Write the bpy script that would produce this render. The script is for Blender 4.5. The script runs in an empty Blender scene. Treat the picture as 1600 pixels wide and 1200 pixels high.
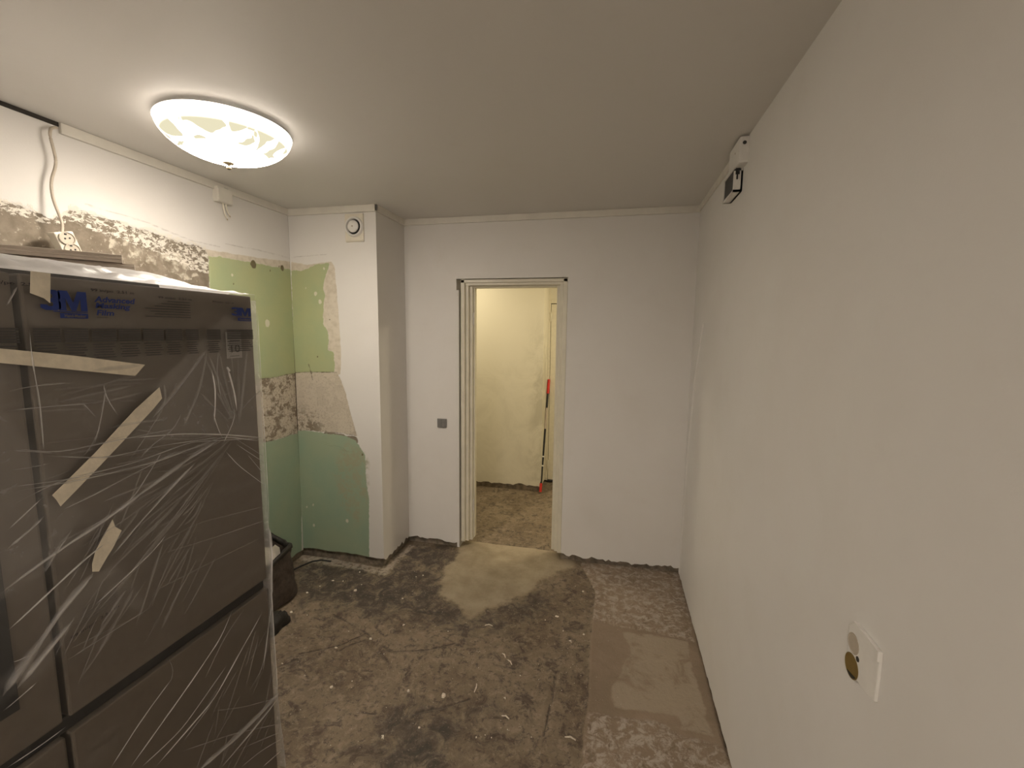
import bpy, bmesh, math, random
import numpy as np
from mathutils import Vector, Matrix
random.seed(7); rng = np.random.RandomState(7)
S = bpy.context.scene
COL = S.collection

# ------------------------------------------------------------------ camera, world, exposure
cam_d = bpy.data.cameras.new('camera'); cam = bpy.data.objects.new('camera', cam_d); COL.objects.link(cam)
cam_d.sensor_width = 36; cam_d.lens = 36*690/1600; cam_d.clip_start = .02
rt = Vector((0.97505605, 0.22166462, 0.01142381)); up = Vector((-0.03723898, 0.11263391, 0.9929385)); fw = Vector((-0.21881262, 0.9685961, -0.11807894))
M = Matrix.Identity(4)
for i in range(3):
    M[i][0] = rt[i]; M[i][1] = up[i]; M[i][2] = -fw[i]
M[2][3] = 1.688
cam.matrix_world = M
S.camera = cam
W = bpy.data.worlds.new('world'); S.world = W; W.use_nodes = True
W.node_tree.nodes['Background'].inputs[0].default_value = (.9, .85, .75, 1)
W.node_tree.nodes['Background'].inputs[1].default_value = 0.0
S.view_settings.view_transform = 'Standard'; S.view_settings.look = 'None'
S.view_settings.exposure = 0.14; S.view_settings.gamma = 1.0
S.view_settings.use_curve_mapping = False
LAMP_EMIT, LAMP_RIM = 112.0, 5.5
LAMP_COL = (1.0, .885, .755)

def area(name, loc, rot, size, power, col):
    l = bpy.data.lights.new(name, 'AREA'); l.shape = 'DISK'; l.size = size; l.energy = power; l.color = col
    o = bpy.data.objects.new(name, l); o.location = loc; o.rotation_euler = rot; COL.objects.link(o)
    return o
# lamp of the hallway, and an added fill light behind the camera that brightens fridge front and right wall
area('hall_lamp_light', (-1.6, 3.85, 2.46), (0, 0, 0), .3, 10.5, (1, .86, .60))
area('hall_lamp_light', (.35, 4.0, 2.46), (0, 0, 0), .3, 16.5, (1, .86, .60))
area('rear_fill_light', (-.5, -1.9, 2.42), (0, 0, 0), .5, 44, (1, .89, .77))

# measured outlines, metres
WL = {'bare_left':[(1.128,2.144),(1.225,2.132),(1.279,2.137),(1.326,2.126),(1.366,2.104),(1.41,2.122),(1.444,2.164),(1.502,2.165),(1.587,2.157),(1.667,2.15),(1.814,2.134),(1.985,2.119),(2.068,2.11),(2.082,2.078),(2.079,1.945),(2.065,1.661),(1.082,1.662)],'fleck':[(1.129,2.154),(1.226,2.146),(1.318,2.14),(1.374,2.104),(1.446,2.182),(1.563,2.17),(1.816,2.153),(2.086,2.127),(2.082,1.981),(1.974,1.984),(1.807,2.046),(1.634,2.083),(1.532,2.098),(1.44,2.114),(1.372,2.081),(1.295,2.099),(1.221,2.093),(1.123,2.1)],'smear':[(1.586,2.082),(1.748,2.082),(1.847,2.062),(1.981,2.069),(2.021,2.007),(1.97,1.933),(1.801,1.977),(1.707,1.949),(1.572,1.988)],'filler':[(2.068,2.11),(2.421,2.125),(2.755,2.147),(2.75,2.072),(2.416,2.061),(2.084,2.058)],'green_up':[(2.085,2.075),(2.161,2.084),(2.418,2.089),(2.751,2.09),(2.74,1.332),(2.363,1.333),(2.039,1.33)],'tile':[(2.04,1.338),(2.364,1.345),(2.741,1.35),(2.759,0.904),(2.376,0.921),(2.008,0.937)],'green_low':[(2.008,0.937),(2.376,0.921),(2.759,0.904),(2.677,-0.447),(1.939,0.043)]}
WP = {'bare':[(-2.026,0.886),(-1.962,0.928),(-1.845,0.907),(-1.729,0.901),(-1.725,0.86),(-1.772,0.801),(-1.809,0.779),(-1.864,0.808),(-1.951,0.825),(-2.013,0.84)],'filler':[(-2.197,2.142),(-2.071,2.118),(-1.881,2.135),(-1.858,2.097),(-1.847,1.883),(-1.836,1.666),(-1.832,1.489),(-1.843,1.346),(-2.215,1.333)],'green_up':[(-2.2,2.086),(-2.123,2.076),(-2.062,2.096),(-1.995,2.121),(-1.896,2.127),(-1.908,2.081),(-1.94,2.021),(-1.953,1.948),(-1.939,1.918),(-1.954,1.818),(-1.964,1.708),(-1.922,1.638),(-1.932,1.518),(-1.887,1.506),(-1.888,1.362),(-2.214,1.342)],'tile':[(-2.214,1.351),(-1.872,1.363),(-1.844,1.31),(-1.808,1.221),(-1.773,1.064),(-1.728,0.906),(-1.921,0.921),(-2.21,0.921)],'green_low':[(-2.21,0.921),(-2.025,0.914),(-1.819,0.9),(-1.74,0.873),(-1.668,0.772),(-1.668,0.585),(-1.647,0.445),(-1.659,0.068),(-1.667,-0.39),(-2.313,-0.495)],'scuff':[(-1.796,0.855),(-1.662,0.781),(-1.657,0.444),(-1.74,0.243),(-1.865,0.375),(-1.925,0.561),(-1.876,0.755)]}
WL_SPOT = [(2.397,2.078,0.022),(2.646,2.089,0.016),(2.232,1.988,0.008),(2.238,1.937,0.005),(2.487,1.711,0.02),(2.617,2.097,0.006),(2.534,2.061,0.005)]
WP_SPOT = [(-2.015,1.918,0.012),(-1.982,1.862,0.012),(-2.089,1.958,0.005),(-1.942,2.09,0.008),(-1.828,0.252,0.012),(-2.104,0.349,0.008),(-2.159,0.329,0.006),(-2.107,0.186,0.009),(-1.912,1.735,0.004),(-2.02,1.471,0.004),(-1.688,0.775,0.008)]
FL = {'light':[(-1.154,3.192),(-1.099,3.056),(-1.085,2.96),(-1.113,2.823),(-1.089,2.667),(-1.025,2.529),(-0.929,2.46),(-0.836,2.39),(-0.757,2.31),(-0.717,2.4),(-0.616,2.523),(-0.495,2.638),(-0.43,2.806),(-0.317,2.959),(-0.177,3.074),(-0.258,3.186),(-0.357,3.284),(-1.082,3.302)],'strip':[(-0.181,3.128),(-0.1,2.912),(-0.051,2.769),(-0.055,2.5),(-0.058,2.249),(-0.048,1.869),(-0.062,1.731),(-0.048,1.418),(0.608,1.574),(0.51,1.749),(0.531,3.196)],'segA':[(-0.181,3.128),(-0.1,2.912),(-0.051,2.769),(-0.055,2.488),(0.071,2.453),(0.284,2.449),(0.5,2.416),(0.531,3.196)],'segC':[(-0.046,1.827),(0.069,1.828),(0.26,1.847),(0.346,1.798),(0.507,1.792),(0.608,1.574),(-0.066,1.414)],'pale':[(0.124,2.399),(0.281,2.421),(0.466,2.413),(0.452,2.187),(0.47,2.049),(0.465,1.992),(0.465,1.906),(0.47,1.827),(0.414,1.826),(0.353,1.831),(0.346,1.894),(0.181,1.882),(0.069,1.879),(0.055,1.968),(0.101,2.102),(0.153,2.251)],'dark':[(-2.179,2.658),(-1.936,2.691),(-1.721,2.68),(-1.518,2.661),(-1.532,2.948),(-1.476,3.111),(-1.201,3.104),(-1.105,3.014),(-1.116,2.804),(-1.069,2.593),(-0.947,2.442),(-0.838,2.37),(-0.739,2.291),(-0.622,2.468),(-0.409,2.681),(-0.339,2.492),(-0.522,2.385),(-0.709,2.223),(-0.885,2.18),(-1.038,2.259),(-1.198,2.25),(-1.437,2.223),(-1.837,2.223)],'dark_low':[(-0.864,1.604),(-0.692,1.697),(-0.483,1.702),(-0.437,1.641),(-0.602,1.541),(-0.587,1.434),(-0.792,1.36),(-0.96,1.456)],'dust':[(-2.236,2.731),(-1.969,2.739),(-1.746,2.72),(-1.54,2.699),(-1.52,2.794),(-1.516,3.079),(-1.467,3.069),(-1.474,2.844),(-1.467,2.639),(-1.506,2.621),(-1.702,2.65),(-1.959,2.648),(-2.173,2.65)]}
CRACK = [[(-1.568,2.17),(-1.276,2.064),(-1.048,1.885)],[(-1.545,1.84),(-1.368,1.957),(-1.293,2.069)],[(-1.353,1.915),(-1.339,1.952),(-1.264,2.022)],[(-1.174,2.071),(-1.119,2.198)],[(-1.03,2.24),(-0.87,2.145),(-0.724,2.089)],[(-1.147,1.998),(-1.069,1.972),(-0.898,2.03),(-0.785,2.104)],[(-0.941,1.838),(-0.915,1.972)],[(-1.596,1.73),(-1.532,1.807),(-1.392,1.708)],[(-1.382,1.828),(-1.24,1.801),(-1.109,1.823)],[(-1.07,1.599),(-1.02,1.597),(-0.965,1.603)],[(-0.847,1.627),(-0.694,1.704),(-0.585,1.779)],[(-0.216,2.087),(-0.214,1.866),(-0.224,1.669)],[(-1.199,1.977),(-1.122,1.93)],[(-0.461,1.705),(-0.395,1.717)],[(-0.117,2.022),(-0.079,2.01)],[(-0.523,2.013),(-0.42,2.007)]]
CHIP = [(-1.242,2.029,0.0141,0.013),(-1.246,1.686,0.0121,0.0133),(-0.71,1.765,0.0209,0.0213),(-0.888,1.966,0.0199,0.0169),(-1.118,2.18,0.0184,0.0164),(-0.497,1.596,0.0081,0.0072),(-0.464,1.616,0.0054,0.0048),(-0.435,1.611,0.0054,0.0048),(-1.583,2.421,0.025,0.0185),(-1.675,2.622,0.0089,0.0106),(-1.227,2.69,0.0089,0.01),(-1.242,2.411,0.0121,0.0084),(-0.881,1.751,0.0121,0.0125),(-1.417,1.718,0.011,0.0072),(-1.384,1.922,0.0204,0.0125),(-0.378,1.662,0.0041,0.0037),(-1.267,2.664,0.0066,0.0099),(-0.85,2.189,0.0072,0.0066),(-1.579,2.49,0.0064,0.0064),(-1.793,2.485,0.0216,0.0135),(-0.879,1.502,0.0053,0.0074),(-0.464,1.806,0.0074,0.0058),(-0.146,2.081,0.0065,0.0088),(-0.385,1.967,0.0063,0.005),(-0.292,1.965,0.0047,0.0049),(-0.129,2.764,0.0148,0.0149),(-0.266,2.467,0.0231,0.0122),(-0.328,2.421,0.0076,0.0071),(-0.098,2.345,0.0127,0.0109),(-1.721,2.494,0.0086,0.0099),(-1.582,1.761,0.0097,0.0059),(-1.171,1.74,0.0062,0.0067),(-0.686,1.681,0.0086,0.0055),(-0.749,1.583,0.011,0.0076),(-1.002,1.417,0.0078,0.0047),(-1.055,1.404,0.0039,0.0036),(-1.291,1.412,0.0107,0.0107),(-1.114,1.944,0.005,0.0039),(-0.902,2.754,0.0067,0.0065),(-0.747,2.133,0.007,0.0062),(0.16,2.435,0.0055,0.0068),(0.122,2.345,0.0053,0.0064),(0.047,1.874,0.0058,0.0057),(0.243,1.836,0.0056,0.0054),(0.033,2.043,0.0047,0.005),(0.008,2.169,0.0084,0.0056),(0.189,1.926,0.0059,0.0059),(-0.478,2.778,0.0065,0.0062),(-0.214,2.344,0.0055,0.0066),(-0.171,2.273,0.0053,0.0041),(-0.731,1.453,0.0038,0.0033),(-0.532,1.501,0.0038,0.0033),(-0.272,1.65,0.004,0.0036),(-0.216,1.829,0.0029,0.0028),(-1.517,1.999,0.0053,0.0046),(-1.715,2.124,0.0057,0.0053),(-1.394,2.056,0.0054,0.0046),(-1.828,2.127,0.0191,0.0137),(-1.866,2.321,0.0164,0.0125),(-1.833,2.404,0.0105,0.0097)]
SLIVER = [[(-0.51,2.095),(-0.485,2.068)],[(-0.471,2.056),(-0.441,2.025)],[(-0.578,1.863),(-0.576,1.817)],[(-0.135,1.683),(-0.089,1.679)],[(-0.418,1.721),(-0.382,1.712)],[(-0.661,2.287),(-0.617,2.293)],[(-0.435,1.819),(-0.422,1.809)],[(-0.885,1.509),(-0.87,1.497)],[(-0.173,2.27),(-0.16,2.256)]]
TAPE = [[(0.586,1.649),(0.621,1.643),(0.734,1.624),(0.88,1.594),(0.854,1.568),(0.72,1.595),(0.618,1.615),(0.583,1.622)],[(0.846,1.484),(0.912,1.533),(0.916,1.503),(0.889,1.477),(0.762,1.37),(0.678,1.302),(0.672,1.319),(0.666,1.331),(0.751,1.399)],[(0.774,1.231),(0.778,1.211),(0.791,1.196),(0.768,1.161),(0.756,1.148),(0.735,1.121),(0.723,1.127),(0.724,1.145),(0.733,1.172)],[(0.673,1.798),(0.705,1.797),(0.699,1.736),(0.69,1.745),(0.668,1.754)]]
CREASE = [(8,0.4,[(0.561,1.165),(0.577,1.173),(0.649,1.202),(0.771,1.242),(0.837,1.269),(0.995,1.331),(1.097,1.359)]),(4,0.75,[(0.569,1.087),(0.588,1.096),(0.659,1.137),(0.728,1.174),(0.751,1.181)]),(3,0.75,[(0.717,1.046),(0.813,1.089),(0.863,1.111),(0.898,1.139)]),(6,0.45,[(0.762,1.144),(0.827,1.195),(0.923,1.263),(0.999,1.31)]),(5,0.4,[(0.584,1.252),(0.63,1.278),(0.649,1.296)]),(2,0.5,[(0.587,1.286),(0.649,1.333)]),(3,0.35,[(0.592,1.333),(0.679,1.359),(0.819,1.353),(0.988,1.369),(1.254,1.317)]),(4,0.35,[(0.595,1.362),(0.726,1.347),(0.892,1.341),(1.091,1.361),(1.254,1.304)]),(2,0.35,[(0.596,1.373),(0.679,1.359),(0.78,1.347)]),(2.5,0.35,[(0.603,1.451),(0.678,1.42),(0.802,1.419),(0.96,1.416)]),(3,0.35,[(0.663,1.418),(0.768,1.383),(0.909,1.379),(1.097,1.359)]),(4,0.5,[(0.825,1.418),(0.959,1.399),(1.097,1.365),(1.254,1.317)]),(3,0.45,[(1.061,1.448),(1.069,1.398),(1.09,1.35)]),(3,0.45,[(1.141,1.434),(1.131,1.391),(1.096,1.354),(1.085,1.334)]),(2,0.5,[(1.093,1.316),(1.134,1.259),(1.243,1.152)]),(2,0.4,[(1.133,1.328),(1.248,1.231)]),(2,0.4,[(1.171,1.289),(1.238,1.197)]),(2,0.3,[(1.122,1.353),(1.25,1.25)]),(2,0.25,[(0.833,1.122),(0.99,1.129),(1.253,1.078)]),(2,0.25,[(0.871,1.093),(1.043,1.061),(1.25,1.029)]),(2,0.2,[(0.832,1.002),(1.037,0.991),(1.254,0.975)]),(3,0.3,[(0.778,1.234),(0.829,1.272),(0.908,1.37)]),(3,0.35,[(0.67,1.292),(0.74,1.305),(0.847,1.331),(0.956,1.357)]),(2,0.3,[(0.599,1.407),(0.63,1.401),(0.67,1.401)]),(3,0.3,[(0.728,1.4),(0.751,1.427),(0.768,1.464)]),(3,0.3,[(0.82,1.361),(0.857,1.401),(0.892,1.449),(0.916,1.472)]),(3,0.3,[(0.845,1.359),(0.878,1.391),(0.94,1.41),(0.969,1.463)]),(15,0.33,[(0.552,0.963),(0.567,0.981),(0.619,1.031),(0.653,1.073),(0.687,1.097),(0.724,1.126)]),(9,0.45,[(0.573,0.96),(0.6,0.985),(0.638,1.013),(0.679,1.043)]),(3,0.7,[(0.636,1.055),(0.67,1.082),(0.724,1.122)]),(3,0.6,[(0.549,0.931),(0.579,0.939),(0.606,0.949)]),(2,0.6,[(0.571,1.02),(0.582,1.015),(0.596,1.016)]),(3,0.5,[(0.713,0.625),(0.792,0.684),(0.879,0.731)]),(3,0.8,[(0.753,0.583),(0.932,0.677),(1.036,0.739),(1.087,0.806)]),(3.5,0.7,[(0.809,0.523),(0.998,0.563),(1.073,0.621),(1.203,0.718)]),(2.5,0.4,[(0.887,0.518),(0.997,0.557)]),(3,0.45,[(0.776,0.558),(0.89,0.559),(1.054,0.636)]),(2,0.7,[(0.543,0.812),(0.598,0.807),(0.645,0.809)]),(16,0.42,[(0.92,0.392),(1.053,0.369),(1.161,0.358),(1.261,0.363)]),(6,0.5,[(0.997,0.321),(1.121,0.329),(1.251,0.346)]),(2,0.35,[(0.875,0.504),(1.055,0.387),(1.261,0.23)]),(2,0.3,[(0.989,0.529),(1.094,0.446),(1.235,0.354)]),(3,0.4,[(1.065,0.248),(1.152,0.224),(1.266,0.167)]),(4,0.35,[(1.147,0.16),(1.263,0.125)]),(2,0.3,[(1.05,0.328),(1.267,0.194)]),(3,0.25,[(0.658,0.956),(0.746,0.961),(0.842,0.964)]),(2,0.2,[(0.663,0.978),(0.718,0.973),(0.811,0.959)]),(2,0.25,[(0.969,0.646),(1.048,0.731),(1.133,0.777)]),(2,0.25,[(1.155,0.478),(1.217,0.575),(1.252,0.72)]),(2,0.3,[(1.014,0.536),(1.091,0.594)]),(2,0.25,[(0.87,0.802),(0.888,0.746),(0.868,0.714)]),(1.5,0.3,[(1.117,0.471),(1.197,0.523)]),(4,0.8,[(1.065,1.573),(1.076,1.522),(1.072,1.47),(1.062,1.402)]),(5,0.8,[(1.119,1.572),(1.132,1.532),(1.144,1.47),(1.147,1.425)]),(9,0.6,[(1.118,1.572),(1.128,1.555)]),(9,0.2,[(1.058,1.628),(0.97,1.534),(0.883,1.453)]),(6,0.2,[(1.058,1.628),(1.027,1.518),(0.965,1.412)]),(3,0.3,[(1.096,1.626),(1.082,1.564),(1.093,1.467)]),(5,0.2,[(0.922,1.544),(0.927,1.492),(0.892,1.451)]),(3,0.25,[(0.613,1.561),(0.654,1.568),(0.723,1.566)]),(4,0.25,[(0.61,1.523),(0.678,1.521),(0.762,1.515)]),(3,0.3,[(0.735,1.521),(0.75,1.499),(0.759,1.483)]),(2.5,0.3,[(0.749,1.413),(0.772,1.483),(0.787,1.555)]),(2,0.3,[(0.602,1.447),(0.684,1.418)]),(3,0.25,[(1.132,1.405),(1.19,1.452),(1.259,1.49)]),(3,0.3,[(0.807,1.476),(0.781,1.531),(0.782,1.564)]),(3,0.3,[(0.628,1.725),(0.641,1.75),(0.649,1.767)]),(2.5,0.35,[(0.659,1.681),(0.657,1.628),(0.662,1.533),(0.659,1.421)]),(2.5,0.75,[(1.252,1.783),(1.251,1.503),(1.253,1.303),(1.253,1.144),(1.251,0.982)]),(9,0.45,[(1.249,1.006),(1.256,0.89),(1.245,0.819),(1.246,0.746)]),(3,0.6,[(1.245,0.819),(1.245,0.573),(1.25,0.367)]),(5,0.4,[(1.244,0.722),(1.211,0.598),(1.186,0.495)])]
LAYER = [[(1.137,1.728),(0.922,1.548),(0.835,1.406),(1.09,1.357),(1.251,1.308),(1.249,1.589),(1.253,1.716)],[(0.588,1.674),(0.633,1.674),(0.61,1.525),(0.727,1.267),(0.636,1.164),(0.538,1.142)],[(0.767,1.122),(0.806,1.067),(0.841,0.962),(0.731,1.014),(0.68,1.017),(0.616,0.944),(0.54,0.979)]]
B_m3 = [(0.688,1.761),(0.767,1.72)]
B_bar1 = [(0.717,1.716),(0.766,1.707)]
B_adv = [(0.783,1.757),(0.872,1.745)]
B_mask = [(0.784,1.742),(0.858,1.727)]
B_film = [(0.784,1.726),(0.82,1.715)]
B_po1 = [(0.778,1.772),(0.871,1.768)]
B_po2 = [(0.93,1.768),(1.024,1.763)]
B_blk = [(0.895,1.754),(1.018,1.713)]
B_m32 = [(1.155,1.751),(1.232,1.726)]
B_bar2 = [(1.174,1.72),(1.229,1.711)]
B_stick = [(1.145,1.676),(1.202,1.594)]
B_ten = [(1.154,1.64),(1.198,1.61)]
B_band = [(0.625,1.688),(1.243,1.615)]
B_low = [(0.674,1.012),(0.765,1.015)]
BLOCKS = [[(0.625,1.684),(0.647,1.684)],[(0.665,1.685),(0.715,1.685)],[(0.718,1.685),(0.767,1.686)],[(0.77,1.686),(0.825,1.686)],[(0.827,1.686),(0.881,1.687)],[(0.883,1.687),(0.939,1.687)],[(0.941,1.688),(0.99,1.688)],[(0.998,1.688),(1.04,1.689)],[(1.063,1.689),(1.113,1.689)],[(1.132,1.69),(1.237,1.691)]]
BEAD = [(2.782,1.749),(2.968,1.371),(3.035,0.937),(3.099,0.051)]
OUTLET = [(1.008,1.081),(0.982,1.102),(0.958,1.101),(0.897,1.099),(0.896,1.048),(0.897,0.997),(0.928,0.989),(0.996,0.992)]
HOLES = [(0.983,1.054),(0.981,1.005),(0.967,1.037)]
CABLE = [(1.413,2.471),(1.395,2.464),(1.382,2.449),(1.378,2.426),(1.386,2.382),(1.392,2.336),(1.383,2.299),(1.367,2.26),(1.363,2.199),(1.368,2.14),(1.382,2.059)]
SOCK = [(1.321,2.045),(1.385,2.063),(1.421,1.98),(1.35,1.963)]
VALVE = [(-1.762,2.444),(-1.622,2.266),(-1.694,2.359)]
# ------------------------------------------------------------------ helpers
class MB:
    def __init__(s): s.v = []; s.f = []; s.m = []
    def add(s, v, f, m=0):
        o = len(s.v); s.v += [tuple(map(float, p)) for p in v]; s.f += [tuple(o+i for i in q) for q in f]; s.m += [m]*len(f); return s
    def box(s, a, b, m=0):
        x0,y0,z0 = a; x1,y1,z1 = b
        return s.add([(x0,y0,z0),(x1,y0,z0),(x1,y1,z0),(x0,y1,z0),(x0,y0,z1),(x1,y0,z1),(x1,y1,z1),(x0,y1,z1)],
              [(3,2,1,0),(4,5,6,7),(0,1,5,4),(1,2,6,5),(2,3,7,6),(3,0,4,7)], m)
    def lathe(s, prof, c=(0,0,0), n=32, axis='z', m=0):
        v=[]; k=len(prof)
        for i in range(n):
            a=2*math.pi*i/n
            for r,h in prof:
                p=(r*math.cos(a), r*math.sin(a), h)
                if axis=='y': p=(p[0], -p[2], p[1])       # h points to -y
                if axis=='x': p=(p[2], p[0], p[1])        # h points to +x
                if axis=='-x': p=(-p[2], -p[0], p[1])
                v.append((p[0]+c[0], p[1]+c[1], p[2]+c[2]))
        f=[(i*k+j, ((i+1)%n)*k+j, ((i+1)%n)*k+j+1, i*k+j+1) for i in range(n) for j in range(k-1)]
        return s.add(v,f,m)
    def tube(s, pts, r, n=10, m=0, cap=True):
        P=[Vector(p) for p in pts]; v=[]
        for i,p in enumerate(P):
            d=(P[min(i+1,len(P)-1)]-P[max(i-1,0)]).normalized()
            a=d.cross(Vector((0,0,1)));
            if a.length<.05: a=d.cross(Vector((1,0,0)))
            a.normalize(); b=d.cross(a)
            rr = r[i] if hasattr(r,'__len__') else r
            for j in range(n):
                t=2*math.pi*j/n; v.append(p+a*rr*math.cos(t)+b*rr*math.sin(t))
        f=[(i*n+j, i*n+(j+1)%n, (i+1)*n+(j+1)%n, (i+1)*n+j) for i in range(len(P)-1) for j in range(n)]
        if cap: f+=[tuple(range(n-1,-1,-1)), tuple((len(P)-1)*n+j for j in range(n))]
        return s.add(v,f,m)
    def prism(s, poly, fn, d0, d1, m=0):
        n=len(poly); v=[fn(a,b,d0) for a,b in poly]+[fn(a,b,d1) for a,b in poly]
        return s.add(v,[tuple(range(n)),tuple(range(2*n-1,n-1,-1))]+[((i+1)%n,i,n+i,n+(i+1)%n) for i in range(n)],m)
    def build(s, name, mats, parent=None, bevel=0, smooth=False, fix=True):
        me=bpy.data.meshes.new(name); me.from_pydata(s.v,[],s.f)
        if not isinstance(mats,(list,tuple)): mats=[mats]
        for x in mats: me.materials.append(x)
        me.polygons.foreach_set('material_index', s.m)
        if fix or bevel:
            bm=bmesh.new(); bm.from_mesh(me)
            if bevel:
                bmesh.ops.remove_doubles(bm, verts=bm.verts, dist=1e-6)
                bmesh.ops.bevel(bm, geom=[e for e in bm.edges if len(e.link_faces)==2 and e.calc_face_angle(0)>.5], offset=bevel, segments=2, profile=.6, affect='EDGES', clamp_overlap=True)
            if fix: bmesh.ops.recalc_face_normals(bm, faces=bm.faces)
            bm.to_mesh(me); bm.free()
        if smooth: me.polygons.foreach_set('use_smooth',[True]*len(me.polygons))
        me.update()
        o=bpy.data.objects.new(name,me); COL.objects.link(o)
        if parent is not None: o.parent=parent
        return o
def tag(o, label, cat, group=None, kind=None):
    o['label']=label; o['category']=cat
    if group: o['group']=group
    if kind: o['kind']=kind
    return o
def empty(name, loc=(0,0,0)):
    o=bpy.data.objects.new(name,None); o.empty_display_size=.05; o.location=loc; COL.objects.link(o); return o
def thing(name,label,cat,group=None,kind=None):
    return tag(empty(name),label,cat,group,kind)
def rebase(o, loc):           # put an Empty's origin at the base of its thing, parts stay where they are
    loc=Vector(loc); o.location=loc
    for ch in o.children: ch.matrix_parent_inverse=Matrix.Translation(-loc)
def smoothstep(x,a,b):
    t=np.clip((x-a)/(b-a),0,1); return t*t*(3-2*t)
_T=rng.rand(256,256)
def vnoise(x,y):
    xi=np.floor(x).astype(int); yi=np.floor(y).astype(int); fx=x-xi; fy=y-yi
    fx=fx*fx*(3-2*fx); fy=fy*fy*(3-2*fy); g=lambda a,b:_T[a&255,b&255]
    return (g(xi,yi)*(1-fx)+g(xi+1,yi)*fx)*(1-fy)+(g(xi,yi+1)*(1-fx)+g(xi+1,yi+1)*fx)*fy
def fbm(x,y,o=4):
    r=0; a=.5
    for i in range(o): r=r+a*vnoise(x*2**i+17.3*i,y*2**i+9.1*i); a*=.5
    return r-.5
def segdist(px,py,a,b):
    dx,dy=b[0]-a[0],b[1]-a[1]; t=np.clip(((px-a[0])*dx+(py-a[1])*dy)/(dx*dx+dy*dy+1e-12),0,1)
    return np.hypot(px-a[0]-t*dx,py-a[1]-t*dy)
def polysd(px,py,poly):       # signed distance, positive inside
    d=np.full(px.shape,9.); ins=np.zeros(px.shape,bool); n=len(poly)
    for i in range(n):
        a,b=poly[i],poly[(i+1)%n]; d=np.minimum(d,segdist(px,py,a,b))
        c=((a[1]>py)!=(b[1]>py)); 
        with np.errstate(divide='ignore',invalid='ignore'):
            xx=(b[0]-a[0])*(py-a[1])/(b[1]-a[1]+1e-15)+a[0]
        ins^=(c&(px<xx))
    return np.where(ins,d,-d)
def setattr_f(me,name,val):
    a=me.attributes.new(name,'FLOAT','POINT'); a.data.foreach_set('value',np.ascontiguousarray(val,dtype=np.float32))
def grid_faces(nu,nv):
    i,j=np.meshgrid(np.arange(nu-1),np.arange(nv-1),indexing='ij'); a=(i*nv+j).ravel()
    return np.stack([a,a+nv,a+nv+1,a+1],1)
def grid_mesh(name,V,nu,nv,mat,parent=None,attrs=None,flip=False,smooth=True):
    F=grid_faces(nu,nv)
    if flip: F=F[:,::-1]
    me=bpy.data.meshes.new(name); me.from_pydata(V.tolist(),[],F.tolist()); me.materials.append(mat)
    for k,x in (attrs or {}).items(): setattr_f(me,k,x)
    if smooth: me.polygons.foreach_set('use_smooth',[True]*len(me.polygons))
    o=bpy.data.objects.new(name,me); COL.objects.link(o)
    if parent is not None: o.parent=parent
    return o

# ------------------------------------------------------------------ materials
class NT:
    def __init__(s,name):
        s.m=bpy.data.materials.new(name); s.m.use_nodes=True; s.t=s.m.node_tree; s.n=s.t.nodes; s.l=s.t.links
        s.b=s.n['Principled BSDF']; s.out=s.n['Material Output']; s.co=s.n.new('ShaderNodeTexCoord').outputs['Object']
    def put(s,sock,val):
        if isinstance(val,bpy.types.NodeSocket): s.l.new(val,sock)
        elif isinstance(val,(tuple,list)) and len(val)==3 and sock.type=='RGBA': sock.default_value=(*val,1)
        else: sock.default_value=val
    def noise(s,scale,detail=4,rough=.6,dist=0,stretch=None,co=None):
        n=s.n.new('ShaderNodeTexNoise'); co=co or s.co
        if stretch is not None:
            mp=s.n.new('ShaderNodeMapping'); mp.inputs['Scale'].default_value=stretch[0]; mp.inputs['Rotation'].default_value=stretch[1]
            s.l.new(co,mp.inputs['Vector']); co=mp.outputs[0]
        s.l.new(co,n.inputs['Vector']); n.inputs['Scale'].default_value=scale; n.inputs['Detail'].default_value=detail
        n.inputs['Roughness'].default_value=rough; n.inputs['Distortion'].default_value=dist
        return n.outputs['Fac']
    def vor(s,scale,feature='F1',rand=1):
        n=s.n.new('ShaderNodeTexVoronoi'); n.feature=feature; s.l.new(s.co,n.inputs['Vector']); n.inputs['Scale'].default_value=scale
        n.inputs['Randomness'].default_value=rand; return n.outputs['Distance']
    def math(s,op,a,b=0.,c=None):
        n=s.n.new('ShaderNodeMath'); n.operation=op; s.put(n.inputs[0],a); s.put(n.inputs[1],b)
        if c is not None: s.put(n.inputs[2],c)
        return n.outputs[0]
    def ramp(s,x,a,b,o0=0.,o1=1.):
        n=s.n.new('ShaderNodeMapRange'); n.interpolation_type='SMOOTHSTEP'; s.put(n.inputs[0],x)
        for i,v in zip((1,2,3,4),(a,b,o0,o1)): s.put(n.inputs[i],v)
        return n.outputs[0]
    def mix(s,f,a,b):
        n=s.n.new('ShaderNodeMix'); n.data_type='RGBA'; s.put(n.inputs[0],f); s.put(n.inputs[6],a); s.put(n.inputs[7],b); return n.outputs[2]
    def attr(s,name):
        n=s.n.new('ShaderNodeAttribute'); n.attribute_name=name; return n.outputs['Fac']
    def bump(s,h,strength=.3,dist=.01):
        n=s.n.new('ShaderNodeBump'); s.put(n.inputs['Height'],h); n.inputs['Strength'].default_value=strength; n.inputs['Distance'].default_value=dist
        s.l.new(n.outputs[0],s.b.inputs['Normal']); return n.outputs[0]
    def pri(s,col=None,rough=.5,metal=0,spec=None):
        if col is not None: s.put(s.b.inputs['Base Color'],col)
        s.put(s.b.inputs['Roughness'],rough); s.put(s.b.inputs['Metallic'],metal)
        if spec is not None: s.put(s.b.inputs['Specular IOR Level'],spec)
        return s.m
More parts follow.
